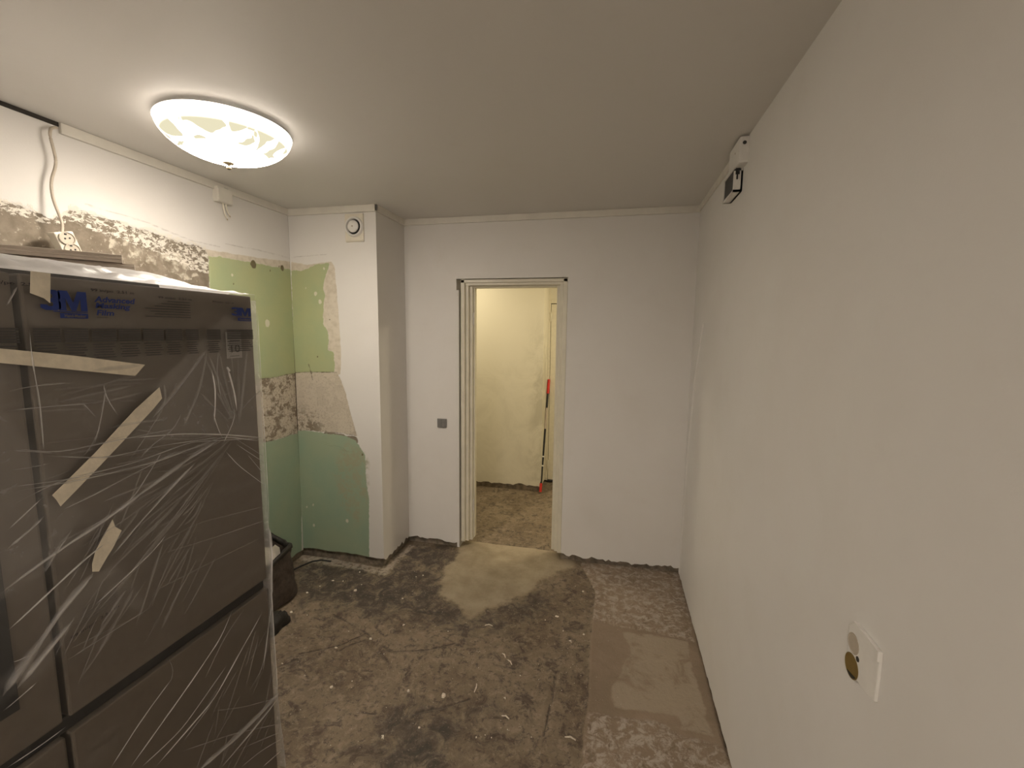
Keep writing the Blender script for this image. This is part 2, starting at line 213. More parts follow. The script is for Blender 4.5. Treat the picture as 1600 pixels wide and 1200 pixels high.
def simple(name,col,rough=.5,metal=0,var=.12,scale=30,bump=.1,spec=None):
    t=NT(name); n=t.noise(scale,4)
    c=t.mix(t.ramp(n,.3,.7),tuple(x*(1-var) for x in col),tuple(min(1,x*(1+var)) for x in col))
    if bump: t.bump(n,bump,.004)
    return t.pri(c,rough,metal,spec)
def wall_paint(name,col,dirt=(.55,.50,.42),dirt_amt=.15):
    t=NT(name); n=t.noise(1.7,5,.6,.4); n2=t.noise(160,2)
    c=t.mix(t.ramp(n,.35,.75,0,dirt_amt),col,dirt)
    c=t.mix(t.ramp(t.noise(6,5,.7),.55,.8,0,.10),c,dirt)
    t.bump(t.math('ADD',t.math('MULTIPLY',n2,.25),t.noise(9,3)),.12,.006)
    return t.pri(c,.55,0,.3)
PAINT=(.76,.74,.71)
M_wall=wall_paint('white_wall_paint',PAINT)
M_ceil=wall_paint('ceiling_paint',(.72,.70,.67),dirt_amt=.06)
M_hall=wall_paint('hall_wall_paint',(.76,.72,.60))
M_frame=simple('frame_paint',(.70,.66,.54),.35,var=.04,scale=12,bump=.05)
M_halldoor=simple('hall_door_paint',(.74,.69,.55),.35,var=.04,bump=.04)
M_trim=simple('trim_paint',(.72,.69,.62),.4,var=.05,scale=8,bump=.05)
M_conc=simple('bare_concrete',(.20,.165,.125),.9,var=.35,scale=25,bump=.5)
M_gap=simple('dark_gap',(.035,.03,.025),.95,var=.3,bump=.3)
M_plaster=simple('broken_plaster',(.48,.42,.35),.9,var=.25,scale=40,bump=.6)
M_plastic=simple('yellowed_plastic',(.74,.69,.58),.35,var=.04,bump=.02)
M_white=simple('white_plastic',(.78,.76,.72),.35,var=.03,bump=.02)
M_black=simple('black_plastic',(.02,.02,.02),.5,bump=.02)
M_grey=simple('grey_switch',(.20,.195,.185),.4,var=.05,bump=.02)
M_brass=simple('brass',(.5,.36,.14),.3,.9,bump=.05)
M_dbrass=simple('dark_brass',(.07,.055,.03),.45,.3,bump=.05)
M_red=simple('red_plastic',(.60,.03,.02),.4,bump=.02)
M_cable=simple('cable_sheath',(.48,.42,.34),.5,var=.08,bump=.03)

def masks(t,name,amp,scale,soft=.003,detail=6):
    n=t.math('MULTIPLY',t.math('SUBTRACT',t.noise(scale,detail,.65),.5),amp)
    return t.ramp(t.math('ADD',t.attr(name),n),-soft,soft)
def make_stripped_wall():
    t=NT('stripped_kitchen_wall')
    base=t.mix(t.ramp(t.noise(1.7,5,.6,.4),.35,.75,0,.15),(.76,.74,.71),(.55,.50,.42))
    bump_h=t.math('MULTIPLY',t.noise(9,3),.3)
    c=base
    # bare sanded cement
    conc=t.mix(t.ramp(t.noise(14,6,.65),.3,.7),(.175,.142,.105),(.28,.24,.185))
    conc=t.mix(t.ramp(t.noise(55,4),.60,.68,0,.6),conc,(.52,.47,.39))
    mb=masks(t,'bare',.05,18); c=t.mix(mb,c,conc)
    sm=masks(t,'smear',.16,14); c=t.mix(t.math('MULTIPLY',sm,t.ramp(t.noise(22,5),.44,.62)),c,(.56,.51,.42))
    # white flecks hugging the top edge
    fl=t.math('MULTIPLY',masks(t,'fleck',.06,20),t.ramp(t.noise(46,5,.72,.6,stretch=((1,.8,1.5),(0,0,0))),.47,.53))
    c=t.mix(fl,c,(.76,.72,.64))
    gu=masks(t,'green_up',.030,28); gcol=t.mix(t.ramp(t.noise(4,4),.3,.7),(.39,.45,.26),(.44,.47,.26))
    c=t.mix(gu,c,gcol)
    gl=masks(t,'green_low',.02,40); lcol=t.mix(t.ramp(t.noise(4,4),.3,.7),(.31,.41,.30),(.36,.43,.30))
    c=t.mix(gl,c,lcol)
    sc=t.math('MULTIPLY',masks(t,'scuff',.12,16,.03),t.ramp(t.noise(20,5),.35,.65)); c=t.mix(sc,c,(.37,.37,.25))
    fi=masks(t,'filler',.018,35); fcol=t.mix(t.ramp(t.noise(30,5),.4,.7),(.68,.62,.52),(.58,.52,.42)); c=t.mix(t.math('MULTIPLY',fi,t.math('SUBTRACT',1.,gu)),c,fcol)
    # adhesive bed left by the tiles
    tb=masks(t,'tile',.02,40)
    tw=t.ramp(t.noise(13,8,.75,.25,stretch=((1,1,1.25),(0,0,0))),.44,.50); ts=t.ramp(t.noise(70,5,.8),.50,.62)
    rough=t.attr('rough')
    tcol=t.mix(t.math('MULTIPLY',t.math('SUBTRACT',1.,tw),rough),(.60,.54,.44),(.25,.205,.15))
    tcol=t.mix(t.math('MULTIPLY',ts,t.math('MULTIPLY_ADD',rough,.6,.25)),tcol,(.26,.21,.15))
    c=t.mix(tb,c,tcol)
    sp=masks(t,'spot',.016,60,.002); c=t.mix(sp,c,t.mix(t.attr('spotdark'),(.66,.64,.52),(.17,.14,.08)))
    ln=masks(t,'line',.011,45,.003); c=t.mix(t.math('MULTIPLY',ln,t.math('MULTIPLY_ADD',t.math('MAXIMUM',tb,gu),.65,.3)),c,(.14,.11,.08))
    h=t.math('MULTIPLY_ADD',fl,.9,bump_h); h=t.math('MULTIPLY_ADD',tb,t.math('MULTIPLY',tw,.8),h); h=t.math('MULTIPLY_ADD',mb,-.6,h); h=t.math('MULTIPLY_ADD',t.noise(140,3),.25,h)
    t.bump(h,.5,.004)
    r=t.mix(t.math('MAXIMUM',gu,gl),(.75,)*3,(.42,)*3)
    t.pri(c,.6,0,.3); t.l.new(r,t.b.inputs['Roughness'])
    return t.m
M_strip=make_stripped_wall()

def make_floor():
    t=NT('stripped_concrete_floor')
    n1=t.noise(3.0,8,.68,.6); n2=t.noise(11,8,.7,.8); n3=t.noise(60,5,.7)
    c=t.mix(t.ramp(n1,.35,.65),(.150,.112,.074),(.240,.190,.132))
    c=t.mix(t.ramp(n2,.50,.64,0,.85),c,(.072,.054,.040)); c=t.mix(t.ramp(t.noise(23,8,.75,.4),.50,.62,0,.6),c,(.30,.245,.18)); c=t.mix(t.ramp(t.noise(31,8,.75,.4),.53,.62,0,.7),c,(.065,.05,.037))
    dk=t.math('MULTIPLY',masks(t,'dark',.5,5,.10),t.ramp(n2,.36,.56)); c=t.mix(t.math('MULTIPLY',dk,.85),c,(.050,.043,.036))
    c=t.mix(t.ramp(n3,.58,.70,0,.5),c,(.32,.265,.20)); c=t.mix(t.ramp(t.noise(85,5,.75),.58,.68,0,.6),c,(.06,.046,.034))
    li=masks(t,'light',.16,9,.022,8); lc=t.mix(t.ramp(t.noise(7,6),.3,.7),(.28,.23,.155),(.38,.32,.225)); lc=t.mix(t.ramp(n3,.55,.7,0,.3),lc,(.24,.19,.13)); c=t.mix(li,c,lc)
    st=masks(t,'strip',.02,20,.004)
    scl=t.mix(t.ramp(n1,.3,.7),(.215,.165,.115),(.28,.215,.155))
    pa=masks(t,'pale',.07,9,.008); scl=t.mix(t.math('MULTIPLY',pa,t.ramp(t.noise(6,6,.7,.8),.33,.50)),scl,(.335,.275,.205))
    rg=masks(t,'rough_seg',.02,20,.01); scl=t.mix(t.math('MULTIPLY',rg,t.ramp(t.noise(24,7,.75,.5),.45,.60)),scl,(.41,.35,.29))
    scl=t.mix(t.math('MULTIPLY',rg,t.ramp(t.noise(13,7,.7,.8),.56,.66)),scl,(.17,.125,.085))
    scl=t.mix(t.ramp(t.noise(17,7,.7,1),.63,.68,0,.5),scl,(.16,.12,.085))
    c=t.mix(st,c,scl)
    du=t.math('MULTIPLY',masks(t,'dust',.05,16,.012),t.ramp(t.noise(30,6,.7),.36,.55)); c=t.mix(t.math('MULTIPLY',du,.6),c,(.52,.46,.38))
    ck=t.math('MULTIPLY',masks(t,'crack',.016,40,.004),t.ramp(t.noise(7,3),.38,.55)); c=t.mix(t.math('MULTIPLY',ck,.8),c,(.045,.034,.026))
    # pale specks of plaster dust
    v=t.vor(38); c=t.mix(t.math('MULTIPLY',t.ramp(v,.10,.05),t.ramp(t.noise(3.3,3),.5,.6)),c,(.55,.50,.42))
    v=t.vor(110); c=t.mix(t.math('MULTIPLY',t.ramp(v,.13,.07),t.ramp(t.noise(5,3),.52,.62)),c,(.5,.45,.37))
    h=t.math('MULTIPLY_ADD',n2,.9,t.math('MULTIPLY',n3,.5)); h=t.math('MULTIPLY_ADD',ck,-.5,h)
    t.bump(h,.55,.012)
    return t.pri(c,.72,0,.35)
M_floor=make_floor()

def make_film():
    t=NT('clear_masking_film'); nt=t.t
    tr=t.n.new('ShaderNodeBsdfTransparent'); tr.inputs[0].default_value=(.93,.93,.93,1)
    di=t.n.new('ShaderNodeBsdfTranslucent'); di.inputs[0].default_value=(.93,.91,.90,1)
    df=t.n.new('ShaderNodeBsdfDiffuse'); df.inputs[0].default_value=(.93,.91,.90,1)
    gl=t.n.new('ShaderNodeBsdfGlossy'); gl.inputs['Roughness'].default_value=.28
    bp=t.n.new('ShaderNodeBump'); bp.inputs['Strength'].default_value=.25; bp.inputs['Distance'].default_value=.01
    t.l.new(t.noise(10,5,.6,.6,stretch=((1,2.2,.6),(.7,0,0))),bp.inputs['Height'])
    t.l.new(bp.outputs[0],gl.inputs['Normal'])
    m1=t.n.new('ShaderNodeMixShader'); m1.inputs[0].default_value=.3; t.l.new(df.outputs[0],m1.inputs[1]); t.l.new(di.outputs[0],m1.inputs[2])
    m2=t.n.new('ShaderNodeMixShader'); m2.inputs[0].default_value=.22; t.l.new(m1.outputs[0],m2.inputs[1]); t.l.new(gl.outputs[0],m2.inputs[2])
    streak=t.noise(9,6,.65,.5,stretch=((1,.45,2.4),(-.62,0,0)))
    f=t.math('MULTIPLY_ADD',t.ramp(streak,.48,.72),.06,t.attr('opacity'))
    f=t.math('MULTIPLY_ADD',t.math('MULTIPLY',t.ramp(t.noise(26,6,.7,1),.52,.70),t.attr('haze')),.14,f)
    m3=t.n.new('ShaderNodeMixShader'); t.l.new(f,m3.inputs[0]); t.l.new(tr.outputs[0],m3.inputs[1]); t.l.new(m2.outputs[0],m3.inputs[2])
    t.l.new(m3.outputs[0],t.out.inputs[0]); t.n.remove(t.b)
    return t.m
M_film=make_film()
M_fridge=simple('dark_steel_door',(.155,.130,.103),.42,.2,var=.05,scale=60,bump=.02)
M_fbody=simple('dark_fridge_body',(.05,.046,.042),.5,bump=.03)
M_tape=simple('masking_tape',(.74,.67,.54),.75,var=.08,scale=45,bump=.25)
M_blue=simple('blue_print',(.015,.036,.19),.6,var=.1,bump=0)
M_ink=simple('dark_print',(.03,.026,.03),.6,bump=0)
M_ink2=simple('grey_print',(.065,.060,.058),.6,bump=0)
M_sticker=simple('pale_sticker',(.42,.40,.37),.5,var=.05,bump=0)
M_mould=simple('moulding_paint',(.46,.39,.32),.55,var=.08,scale=18,bump=.1)
M_bag=simple('dark_bag_fabric',(.060,.045,.036),.6,var=.3,scale=35,bump=.3)
M_bagrim=simple('bag_rim',(.020,.017,.014),.6,bump=.2)
M_paper=simple('paper',(.72,.68,.58),.8,var=.05,bump=.1)
M_chip=simple('plaster_chip',(.66,.60,.50),.85,var=.15,scale=80,bump=.4)
# ------------------------------------------------------------------ the room
XR, YF, XL, YP, XP, H = .515, 3.127, -2.206, 2.724, -1.542, 2.5
YB, YH, YD, XH = -2.6, 4.49, 4.85, -.69
def struct(o,label,cat): return tag(o,label,cat,kind='structure')

def ragged_wall(name, runs, along, pos, thick, mat, z1=H, gap=.03, amp=.02, seed=0, step=.02):
    """plaster sheet with a broken lower edge. runs: (u0,u1,zlow or None for broken bottom); face at pos, thickness behind it"""
    mb=MB()
    def P(u,d,z): return (u,pos+d,z) if along=='x' else (pos+d,u,z)
    for u0,u1,zl in runs:
        n=max(1,int(abs(u1-u0)/step)) if zl is None else 1
        us=np.linspace(u0,u1,n+1)
        zs=np.full(n+1,zl) if zl is not None else np.maximum(.004,gap+amp*2*fbm(us*14+seed,us*0+seed*3.7,4)+amp*.5*(rng.rand(n+1)-.5))
        v=[];f=[]
        for u,z in zip(us,zs): v+=[P(u,0,z),P(u,0,z1),P(u,thick,z1),P(u,thick,z)]
        for i in range(n):
            a=4*i;b=a+4
            f+=[(a,b,b+1,a+1),(a+1,b+1,b+2,a+2),(a+2,b+2,b+3,a+3),(a+3,b+3,b,a)]
        f+=[(0,1,2,3),(4*n+3,4*n+2,4*n+1,4*n)]
        mb.add(v,f)
    return mb.build(name,mat)

# floor -------------------------------------------------------------
xs=np.arange(-2.24,.555,.01); ys=np.concatenate([np.arange(YB,.6,.2),np.arange(.6,3.26,.01)])
X,Y=[a.ravel() for a in np.meshgrid(xs,ys,indexing='ij')]
A={k:np.clip(polysd(X,Y,FL[k]),-.3,.3) for k in ('light','strip','pale','dark','dust')}
A['dark']=np.maximum(A['dark'],np.clip(polysd(X,Y,FL['dark_low']),-.3,.3))
A['rough_seg']=np.maximum(np.clip(polysd(X,Y,FL['segA']),-.3,.3),np.clip(polysd(X,Y,FL['segC']),-.3,.3))
ck=np.full(X.shape,.3)
for c in CRACK:
    for a,b in zip(c[:-1],c[1:]): ck=np.minimum(ck,segdist(X,Y,a,b))
A['crack']=.005-ck
stripm=smoothstep(A['strip'],-.012,.006)
Zf=.010*fbm(X*5,Y*5,5)+.004*fbm(X*22,Y*22,3)-.006
Zf=np.where(stripm>0,Zf*(1-.75*stripm)+.006*stripm,Zf)
Zf+=.003*smoothstep(A['light'],-.02,.03)-.004*np.exp(-(ck/.010)**2)+.0035*np.exp(-((ck-.022)/.012)**2)
Zf+=.007*smoothstep(A['dust'],-.03,.02)*(.5+fbm(X*30,Y*30,3))
Zf-=.004*np.exp(-((A['rough_seg'])/.012)**2)*stripm
Zf=np.clip(Zf,-.03,.012)
floor=grid_mesh('floor',np.stack([X,Y,Zf],1),len(xs),len(ys),M_floor,attrs=A)
struct(floor,'stripped kitchen floor of dirty brown concrete with adhesive residue and a paler patch at the doorway','floor')
def floor_z(x,y):
    i=int(np.clip(round((x-xs[0])/.01),0,len(xs)-1)); j=int(np.argmin(abs(ys-y))); return float(Zf[i*len(ys)+j])
hx=np.arange(-3.1,1.3,.03); hy=np.arange(3.255,4.92,.03)
X,Y=[a.ravel() for a in np.meshgrid(hx,hy,indexing='ij')]
A2={k:np.full(X.shape,-.3) for k in A}
A2['light']=np.full(X.shape,-.045)+.05*fbm(X*2,Y*2,3)
o=grid_mesh('floor_hall',np.stack([X,Y,.010*fbm(X*6+3,Y*6,4)-.008],1),len(hx),len(hy),M_floor,attrs=A2)
struct(o,'bare brown hallway floor seen through the doorway','floor')

# ceiling -----------------------------------------------------------
o=MB().box((XL-.1,YB-.1,H),(XR+.1,3.25,H+.1)).build('ceiling',M_ceil); struct(o,'plain white kitchen ceiling with the glass bowl lamp','ceiling')
o=MB().box((-3.1,3.25,H),(1.3,4.95,H+.1)).build('ceiling_hall',M_hall); struct(o,'hallway ceiling behind the doorway','ceiling')

# walls -------------------------------------------------------------
def strip_attrs(U,Z,D,lines,spots):
    names=('bare','smear','fleck','filler','green_up','green_low','tile','scuff')
    A={}
    for n in names:
        A[n]=np.clip(polysd(U,Z,D[n]),-.3,.3) if n in D else np.full(U.shape,-.3)
    ln=np.full(U.shape,.3)
    for l in lines:
        for a,b in zip(l[:-1],l[1:]): ln=np.minimum(ln,segdist(U,Z,a,b))
    A['line']=.003-ln
    sp=np.full(U.shape,-.3); sd=np.zeros(U.shape)
    for (u,z,r,dark) in spots:
        d=r-np.hypot(U-u,(Z-z)*.8); sd=np.where(d>sp,dark,sd); sp=np.maximum(sp,d)
    A['spot']=sp; A['spotdark']=sd
    return A
WL['bare']=WL.pop('bare_left')
us=np.concatenate([np.arange(YB,.8,.2),np.arange(.8,YP+.006,.0065)]); zs=np.arange(.0,H+.004,.0085)
U,Zw=[a.ravel() for a in np.meshgrid(us,zs,indexing='ij')]
tl=WL['tile']; gu=WL['green_up']
linesL=[[tl[0],tl[1],tl[2]],[tl[3],tl[4]],[tl[2],tl[3]],[(1.50,2.20),(1.75,2.185),(2.0,2.14),(2.16,2.14)],[(2.2,2.165),(2.45,2.175),(2.72,2.17)]]
spL=[(y,z,r,0. if i in (2,4) else 1.) for i,(y,z,r) in enumerate(WL_SPOT)]
A=strip_attrs(U,Zw,WL,linesL,spL); A['rough']=np.ones(U.shape)
dx=-.004*smoothstep(A['bare'],-.01,.02)-.003*smoothstep(A['tile'],-.004,.004)+.003*smoothstep(A['tile'],0,.02)*fbm(U*30,Zw*30,3)+.003*smoothstep(A['fleck'],-.02,.02)*fbm(U*60,Zw*60,3)+.004*fbm(U*2,Zw*2,3)
Vx=XL+dx
# ragged lower edge
low=.045+.03*fbm(U*9,U*0+4,4); Zw2=low+(Zw/H)*(H-low)
wl=grid_mesh('wall_left',np.stack([Vx,U,Zw2],1),len(us),len(zs),M_strip,attrs=A)
MB().box((XL-.15,YB,-.03),(XL-.014,YP+.02,H)).build('concrete_base',M_conc,wl)
struct(wl,'left kitchen wall, white above, bare cement band with flaking plaster and old green paint below','wall')

us=np.arange(XL,XP+.004,.006); us[-1]=XP; zs=np.arange(0,H+.004,.0085)
U,Zw=[a.ravel() for a in np.meshgrid(us,zs,indexing='ij')]
tp=WP['tile']; 
linesP=[[tp[0],tp[1]],[tp[-1],tp[-2],tp[-3]],[tp[0],tp[-1]],[(-2.19,2.171),(-2.1,2.178),(-1.99,2.182),(-1.92,2.185)],[(-2.095,1.415),(-2.08,1.36),(-2.07,1.30)]]
spP=[(x,z,r,0. if i in (0,1,2,3,4,5,6,7) else 1.) for i,(x,z,r) in enumerate(WP_SPOT)]
A=strip_attrs(U,Zw,WP,linesP,spP); A['rough']=np.clip(.12+.9*smoothstep(np.abs(U+1.86),.06,.24)*smoothstep(Zw,1.15,.95),0,1)
dy=.003*smoothstep(A['tile'],-.004,.004)+.0025*smoothstep(A['tile'],0,.02)*fbm(U*30,Zw*30,3)+.0015*smoothstep(A['filler'],-.01,.01)-.003*fbm(U*3,Zw*3,3)*smoothstep(XP-U,0,.1)-.003*smoothstep(A['bare'],-.004,.004)
low=.065+.03*fbm(U*9,U*0+7,4); Zw2=low+(Zw/H)*(H-low)
wp=grid_mesh('wall_pillar',np.stack([U,YP+dy,Zw2],1),len(us),len(zs),M_strip,attrs=A,flip=False)
side=MB()
n=24; yy=np.linspace(YP,YF,n); zz=[.04+.025*math.sin(i*1.7)*random.random() for i in range(n)]; zz[0]=low[-1]
side.add([(XP+.004*math.sin(math.pi*(y-YP)/(YF-YP)) ,y,z) for y in yy for z in ()] or [(XP,y,zz[i]) for i,y in enumerate(yy)]+[(XP,y,H) for y in yy],[(i,i+1,n+i+1,n+i) for i in range(n-1)])
side.build('pillar_side',M_wall,wp,fix=False)
MB().box((XL-.1,YP+.016,-.03),(XP-.016,YF+.05,H)).build('concrete_base',M_conc,wp)
struct(wp,'projecting wall pillar beside the doorway with green paint and tile bed remains on its front','wall')

o=ragged_wall('wall_far',[(XP-.01,-1.133,None),(-1.133,-.318,2.066),(-.318,XR+.005,None)],'x',YF,.10,M_wall,gap=.045,amp=.03,seed=2)
MB().box((XP-.1,YF+.022,-.03),(-1.125,YF+.11,.2)).box((-.322,YF+.022,-.03),(XR+.1,YF+.11,.2)).build('concrete_base',M_conc,o)
MB().box((-1.1335,YF+.0,.0),(-1.116,YF+.10,1.985)).build('reveal_filler',M_wall,o)
struct(o,'white far kitchen wall with the open doorway','wall')
o=ragged_wall('wall_right',[(YB,YF+.02,None)],'y',XR,.10,M_wall,gap=.012,amp=.012,seed=5)
MB().box((XR+.012,YB,-.03),(XR+.1,YF+.1,.2)).build('concrete_base',M_gap,o)
bd=MB()
pts=[(BEAD[0][0],BEAD[0][1]+.0)]+BEAD[1:]+[(3.105,.02)]
v=[];f=[]
for i,(y,z) in enumerate(pts):
    w=(.004,.017,.013,.012,.011)[i]
    v+=[(XR+.001,y-w,z),(XR-.006,y,z),(XR+.001,y+w,z)]
for i in range(len(pts)-1): a=3*i; f+=[(a,a+1,a+4,a+3),(a+1,a+2,a+5,a+4)]
bd.add(v,f).build('plaster_ridge',M_wall,o,fix=False)
struct(o,'smooth white right kitchen wall with a plastered-in socket box','wall')
o=MB().box((XL-.1,YB-.1,0),(XR+.1,YB,H)).build('wall_back',M_wall); struct(o,'kitchen wall behind the viewpoint','wall')
# hallway
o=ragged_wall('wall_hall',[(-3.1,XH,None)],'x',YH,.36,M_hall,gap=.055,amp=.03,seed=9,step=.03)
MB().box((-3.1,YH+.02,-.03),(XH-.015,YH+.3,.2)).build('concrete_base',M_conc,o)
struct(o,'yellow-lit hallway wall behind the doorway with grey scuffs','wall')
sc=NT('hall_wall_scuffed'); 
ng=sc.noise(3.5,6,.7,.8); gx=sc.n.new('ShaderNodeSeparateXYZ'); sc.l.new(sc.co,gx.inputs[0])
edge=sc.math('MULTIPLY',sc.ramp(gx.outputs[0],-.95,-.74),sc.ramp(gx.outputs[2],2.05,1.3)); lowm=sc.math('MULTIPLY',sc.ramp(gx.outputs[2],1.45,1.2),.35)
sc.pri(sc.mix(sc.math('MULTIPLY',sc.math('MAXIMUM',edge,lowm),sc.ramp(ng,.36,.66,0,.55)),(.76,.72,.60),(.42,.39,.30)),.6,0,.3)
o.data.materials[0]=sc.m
o=MB().box((-.9,YD,0),(-.712,YD+.1,H)).box((-.712,YD,2.03),(.30,YD+.1,H)).box((.30,YD,0),(1.3,YD+.1,H)).build('wall_hall_end',M_hall); struct(o,'hallway end wall around the closed door','wall')
o=MB().box((-3.2,3.25,0),(-3.1,YH+.3,H)).build('wall_hall_left',M_hall); struct(o,'left end wall of the hallway','wall')
o=MB().box((1.3,3.25,0),(1.4,YD+.1,H)).build('wall_hall_right',M_hall); struct(o,'right end wall of the hallway','wall')
o=MB().box((-3.1,3.20,0),(XL-.02,3.26,H)).box((XR+.1,3.20,0),(1.3,3.26,H)).box((XL-.1,3.228,0),(-1.12,3.255,H)).box((-.32,3.228,0),(XR+.12,3.255,H)).box((-1.12,3.228,2.07),(-.32,3.255,H)).build('wall_hall_near',M_hall); struct(o,'hallway side of the kitchen wall','wall')

# ceiling mouldings (board 4 cm deep, 1.4 cm thick)
def trim(name,a,b,lab):
    o=MB().box(a,b).build(name,M_trim,bevel=.003); return struct(o,lab,'trim')
trim('trim_1',(XL,1.431,2.458),(XL+.016,YP,H),'white ceiling moulding along the left wall')
trim('trim_2',(XL,YP-.016,2.455),(XP+.014,YP,H),'white ceiling moulding across the front of the pillar')
trim('trim_3',(XP,YP-.016,2.455),(XP+.014,YF,H),'white ceiling moulding along the side of the pillar')
trim('trim_4',(XP,YF-.016,2.457),(XR,YF,H),'white ceiling moulding along the far wall above the doorway')
trim('trim_5',(XR-.010,2.26,2.462),(XR,YF,H),'white ceiling moulding along the right wall')
o=MB().box((XL-.001,YB,2.484),(XL+.005,1.431,2.5)).build('trim_6',M_gap); struct(o,'dark open joint at the ceiling where the left moulding is missing','joint')

# doorway -----------------------------------------------------------
d1=thing('door_1','pale painted door frame without a leaf, leading to the hallway','door frame',kind='structure')
def jamb(x0,sgn,name):
    # stepped profile, sgn=+1: opening lies towards +x
    prof=[(0,.018),(0,.135),(.080,.135),(.080,.060),(.077,.056),(.056,.056),(.056,.038),(.053,.034),(.031,.034),(.031,.018),(.028,.014),(.003,.014)]
    pts=[(x0+sgn*a,YF+b) for a,b in prof]
    if sgn<0: pts=pts[::-1]
    return MB().prism(pts,lambda a,b,z:(a,b,z),.045,2.062).build(name,M_frame,d1,bevel=0)
jamb(-1.106,1,'jamb'); jamb(-.319,-1,'jamb')
prof=[(0,.020),(0,.135),(.056,.135),(.056,.062),(.046,.056),(.044,.036),(.040,.030),(.024,.030),(.022,.014),(.004,.014)]
MB().prism([(YF+b,2.062-a) for a,b in prof],lambda y,z,x:(x,y,z),-1.105,-.320).build('head_jamb',M_frame,d1)
MB().box((-1.026,YF+.075,.06),(-1.014,YF+.118,2.006)).build('rebate_strip',M_frame,d1,bevel=.002)
for z in (1.78,.33):
    hg=MB().tube([(-1.020,YF+.068,z-.045),(-1.020,YF+.068,z-.002)],.006).tube([(-1.020,YF+.068,z+.002),(-1.020,YF+.068,z+.045)],.006).box((-1.0262,YF+.058,z-.04),(-1.0245,YF+.075,z+.04)); o=hg.build('hinge',M_trim,d1); o['label']='small metal hinge on the left jamb'
rebase(d1,(-.71,YF,0))
d2=thing('door_2','closed cream hallway door with a raised frame, partly seen past the doorway','door',kind='structure')
MB().box((-.703,YD-.020,.012),(-.668,YD+.01,2.038)).build('jamb',M_halldoor,d2,bevel=.004)
MB().box((-.668,YD-.020,1.995),(.27,YD+.01,2.038)).build('head_jamb',M_halldoor,d2,bevel=.004)
MB().box((.235,YD-.020,.012),(.27,YD+.01,1.995)).build('jamb',M_halldoor,d2,bevel=.004)
MB().box((-.664,YD-.010,.02),(.231,YD+.03,1.988)).build('door_leaf',M_halldoor,d2,bevel=.003)
MB().box((-.70,YD+.031,0),(.27,YD+.09,2.03)).build('dark_rebate',M_gap,d2)
o=MB().box((-.668,YD-.03,0),(.235,YD+.05,.018)).build('sill',M_black,d2,bevel=.003); o['label']='dark door sill'
for z in (1.85,.20):
    o=MB().tube([(-.667,YD-.022,z-.05),(-.667,YD-.022,z-.002)],.008).tube([(-.667,YD-.022,z+.002),(-.667,YD-.022,z+.05)],.008).box((-.69,YD-.024,z-.03),(-.645,YD-.0195,z+.03)).build('hinge',M_frame,d2)
o=MB().tube([(.19,YD-.01,1.02),(.19,YD-.06,1.02),(.08,YD-.06,1.02)],.009).build('door_handle',M_brass,d2)
rebase(d2,(-.2,YD,0))

# ------------------------------------------------------------------ ceiling lamp
LC=(-1.55,1.585)
t=NT('lamp_glass'); nt=t
em=t.n.new('ShaderNodeEmission')
vec=t.n.new('ShaderNodeSeparateXYZ'); t.l.new(t.co,vec.inputs[0])
rr=t.math('SQRT',t.math('ADD',t.math('MULTIPLY',vec.outputs[0],vec.outputs[0]),t.math('MULTIPLY',vec.outputs[1],vec.outputs[1])))
band=t.math('MULTIPLY',t.ramp(rr,.125,.150),t.ramp(rr,.226,.214))
sw=t.ramp(t.noise(9.5,1,.4,1.9),.465,.515)
pat=t.math('MULTIPLY',band,sw)
em2=t.mix(pat,LAMP_COL,(.90,.83,.58))
t.put(em.inputs[0],em2); t.put(em.inputs[1],t.math('MULTIPLY_ADD',t.math('SUBTRACT',1.,pat),t.ramp(rr,.05,.205,LAMP_EMIT-.85,LAMP_RIM-.85),.85))
t.l.new(em.outputs[0],t.out.inputs[0]); t.n.remove(t.b); M_lamp=t.m
lamp=thing('ceiling_lamp','lit frosted glass bowl ceiling lamp with swirl pattern and small brass finial','lamp')
outer=[(.006,-.140)]+[(.235*math.sin(a), -.026-.114*math.cos(a)**1.15) for a in np.linspace(.08,math.pi/2-.02,14)]+[(.238,-.022),(.236,-.018)]
inner=[(.236,-.018),(.231,-.022)]+[(.230*math.sin(a), -.023-.110*math.cos(a)**1.15) for a in np.linspace(math.pi/2-.03,.08,10)]
o=MB().lathe(outer,(0,0,0),64).lathe(inner,(0,0,0),64,m=1).build('glass_bowl',[M_lamp,M_white],lamp,smooth=True,fix=False)
o.location=(LC[0],LC[1],H)
MB().lathe([(0,0),(.10,0),(.10,-.012),(.09,-.016),(.02,-.018),(.02,-.09),(0,-.09)],(LC[0],LC[1],H),32).build('ceiling_plate',M_white,lamp)
fin=MB().lathe([(0,-.128),(.006,-.130),(.006,-.140),(.019,-.144),(.021,-.147),(.010,-.151),(.004,-.155),(.004,-.158),(.0085,-.161),(.010,-.165),(.006,-.170),(0,-.172)],(LC[0],LC[1],H),24).build('finial',M_dbrass,lamp,smooth=True)
rebase(lamp,(LC[0],LC[1],H))

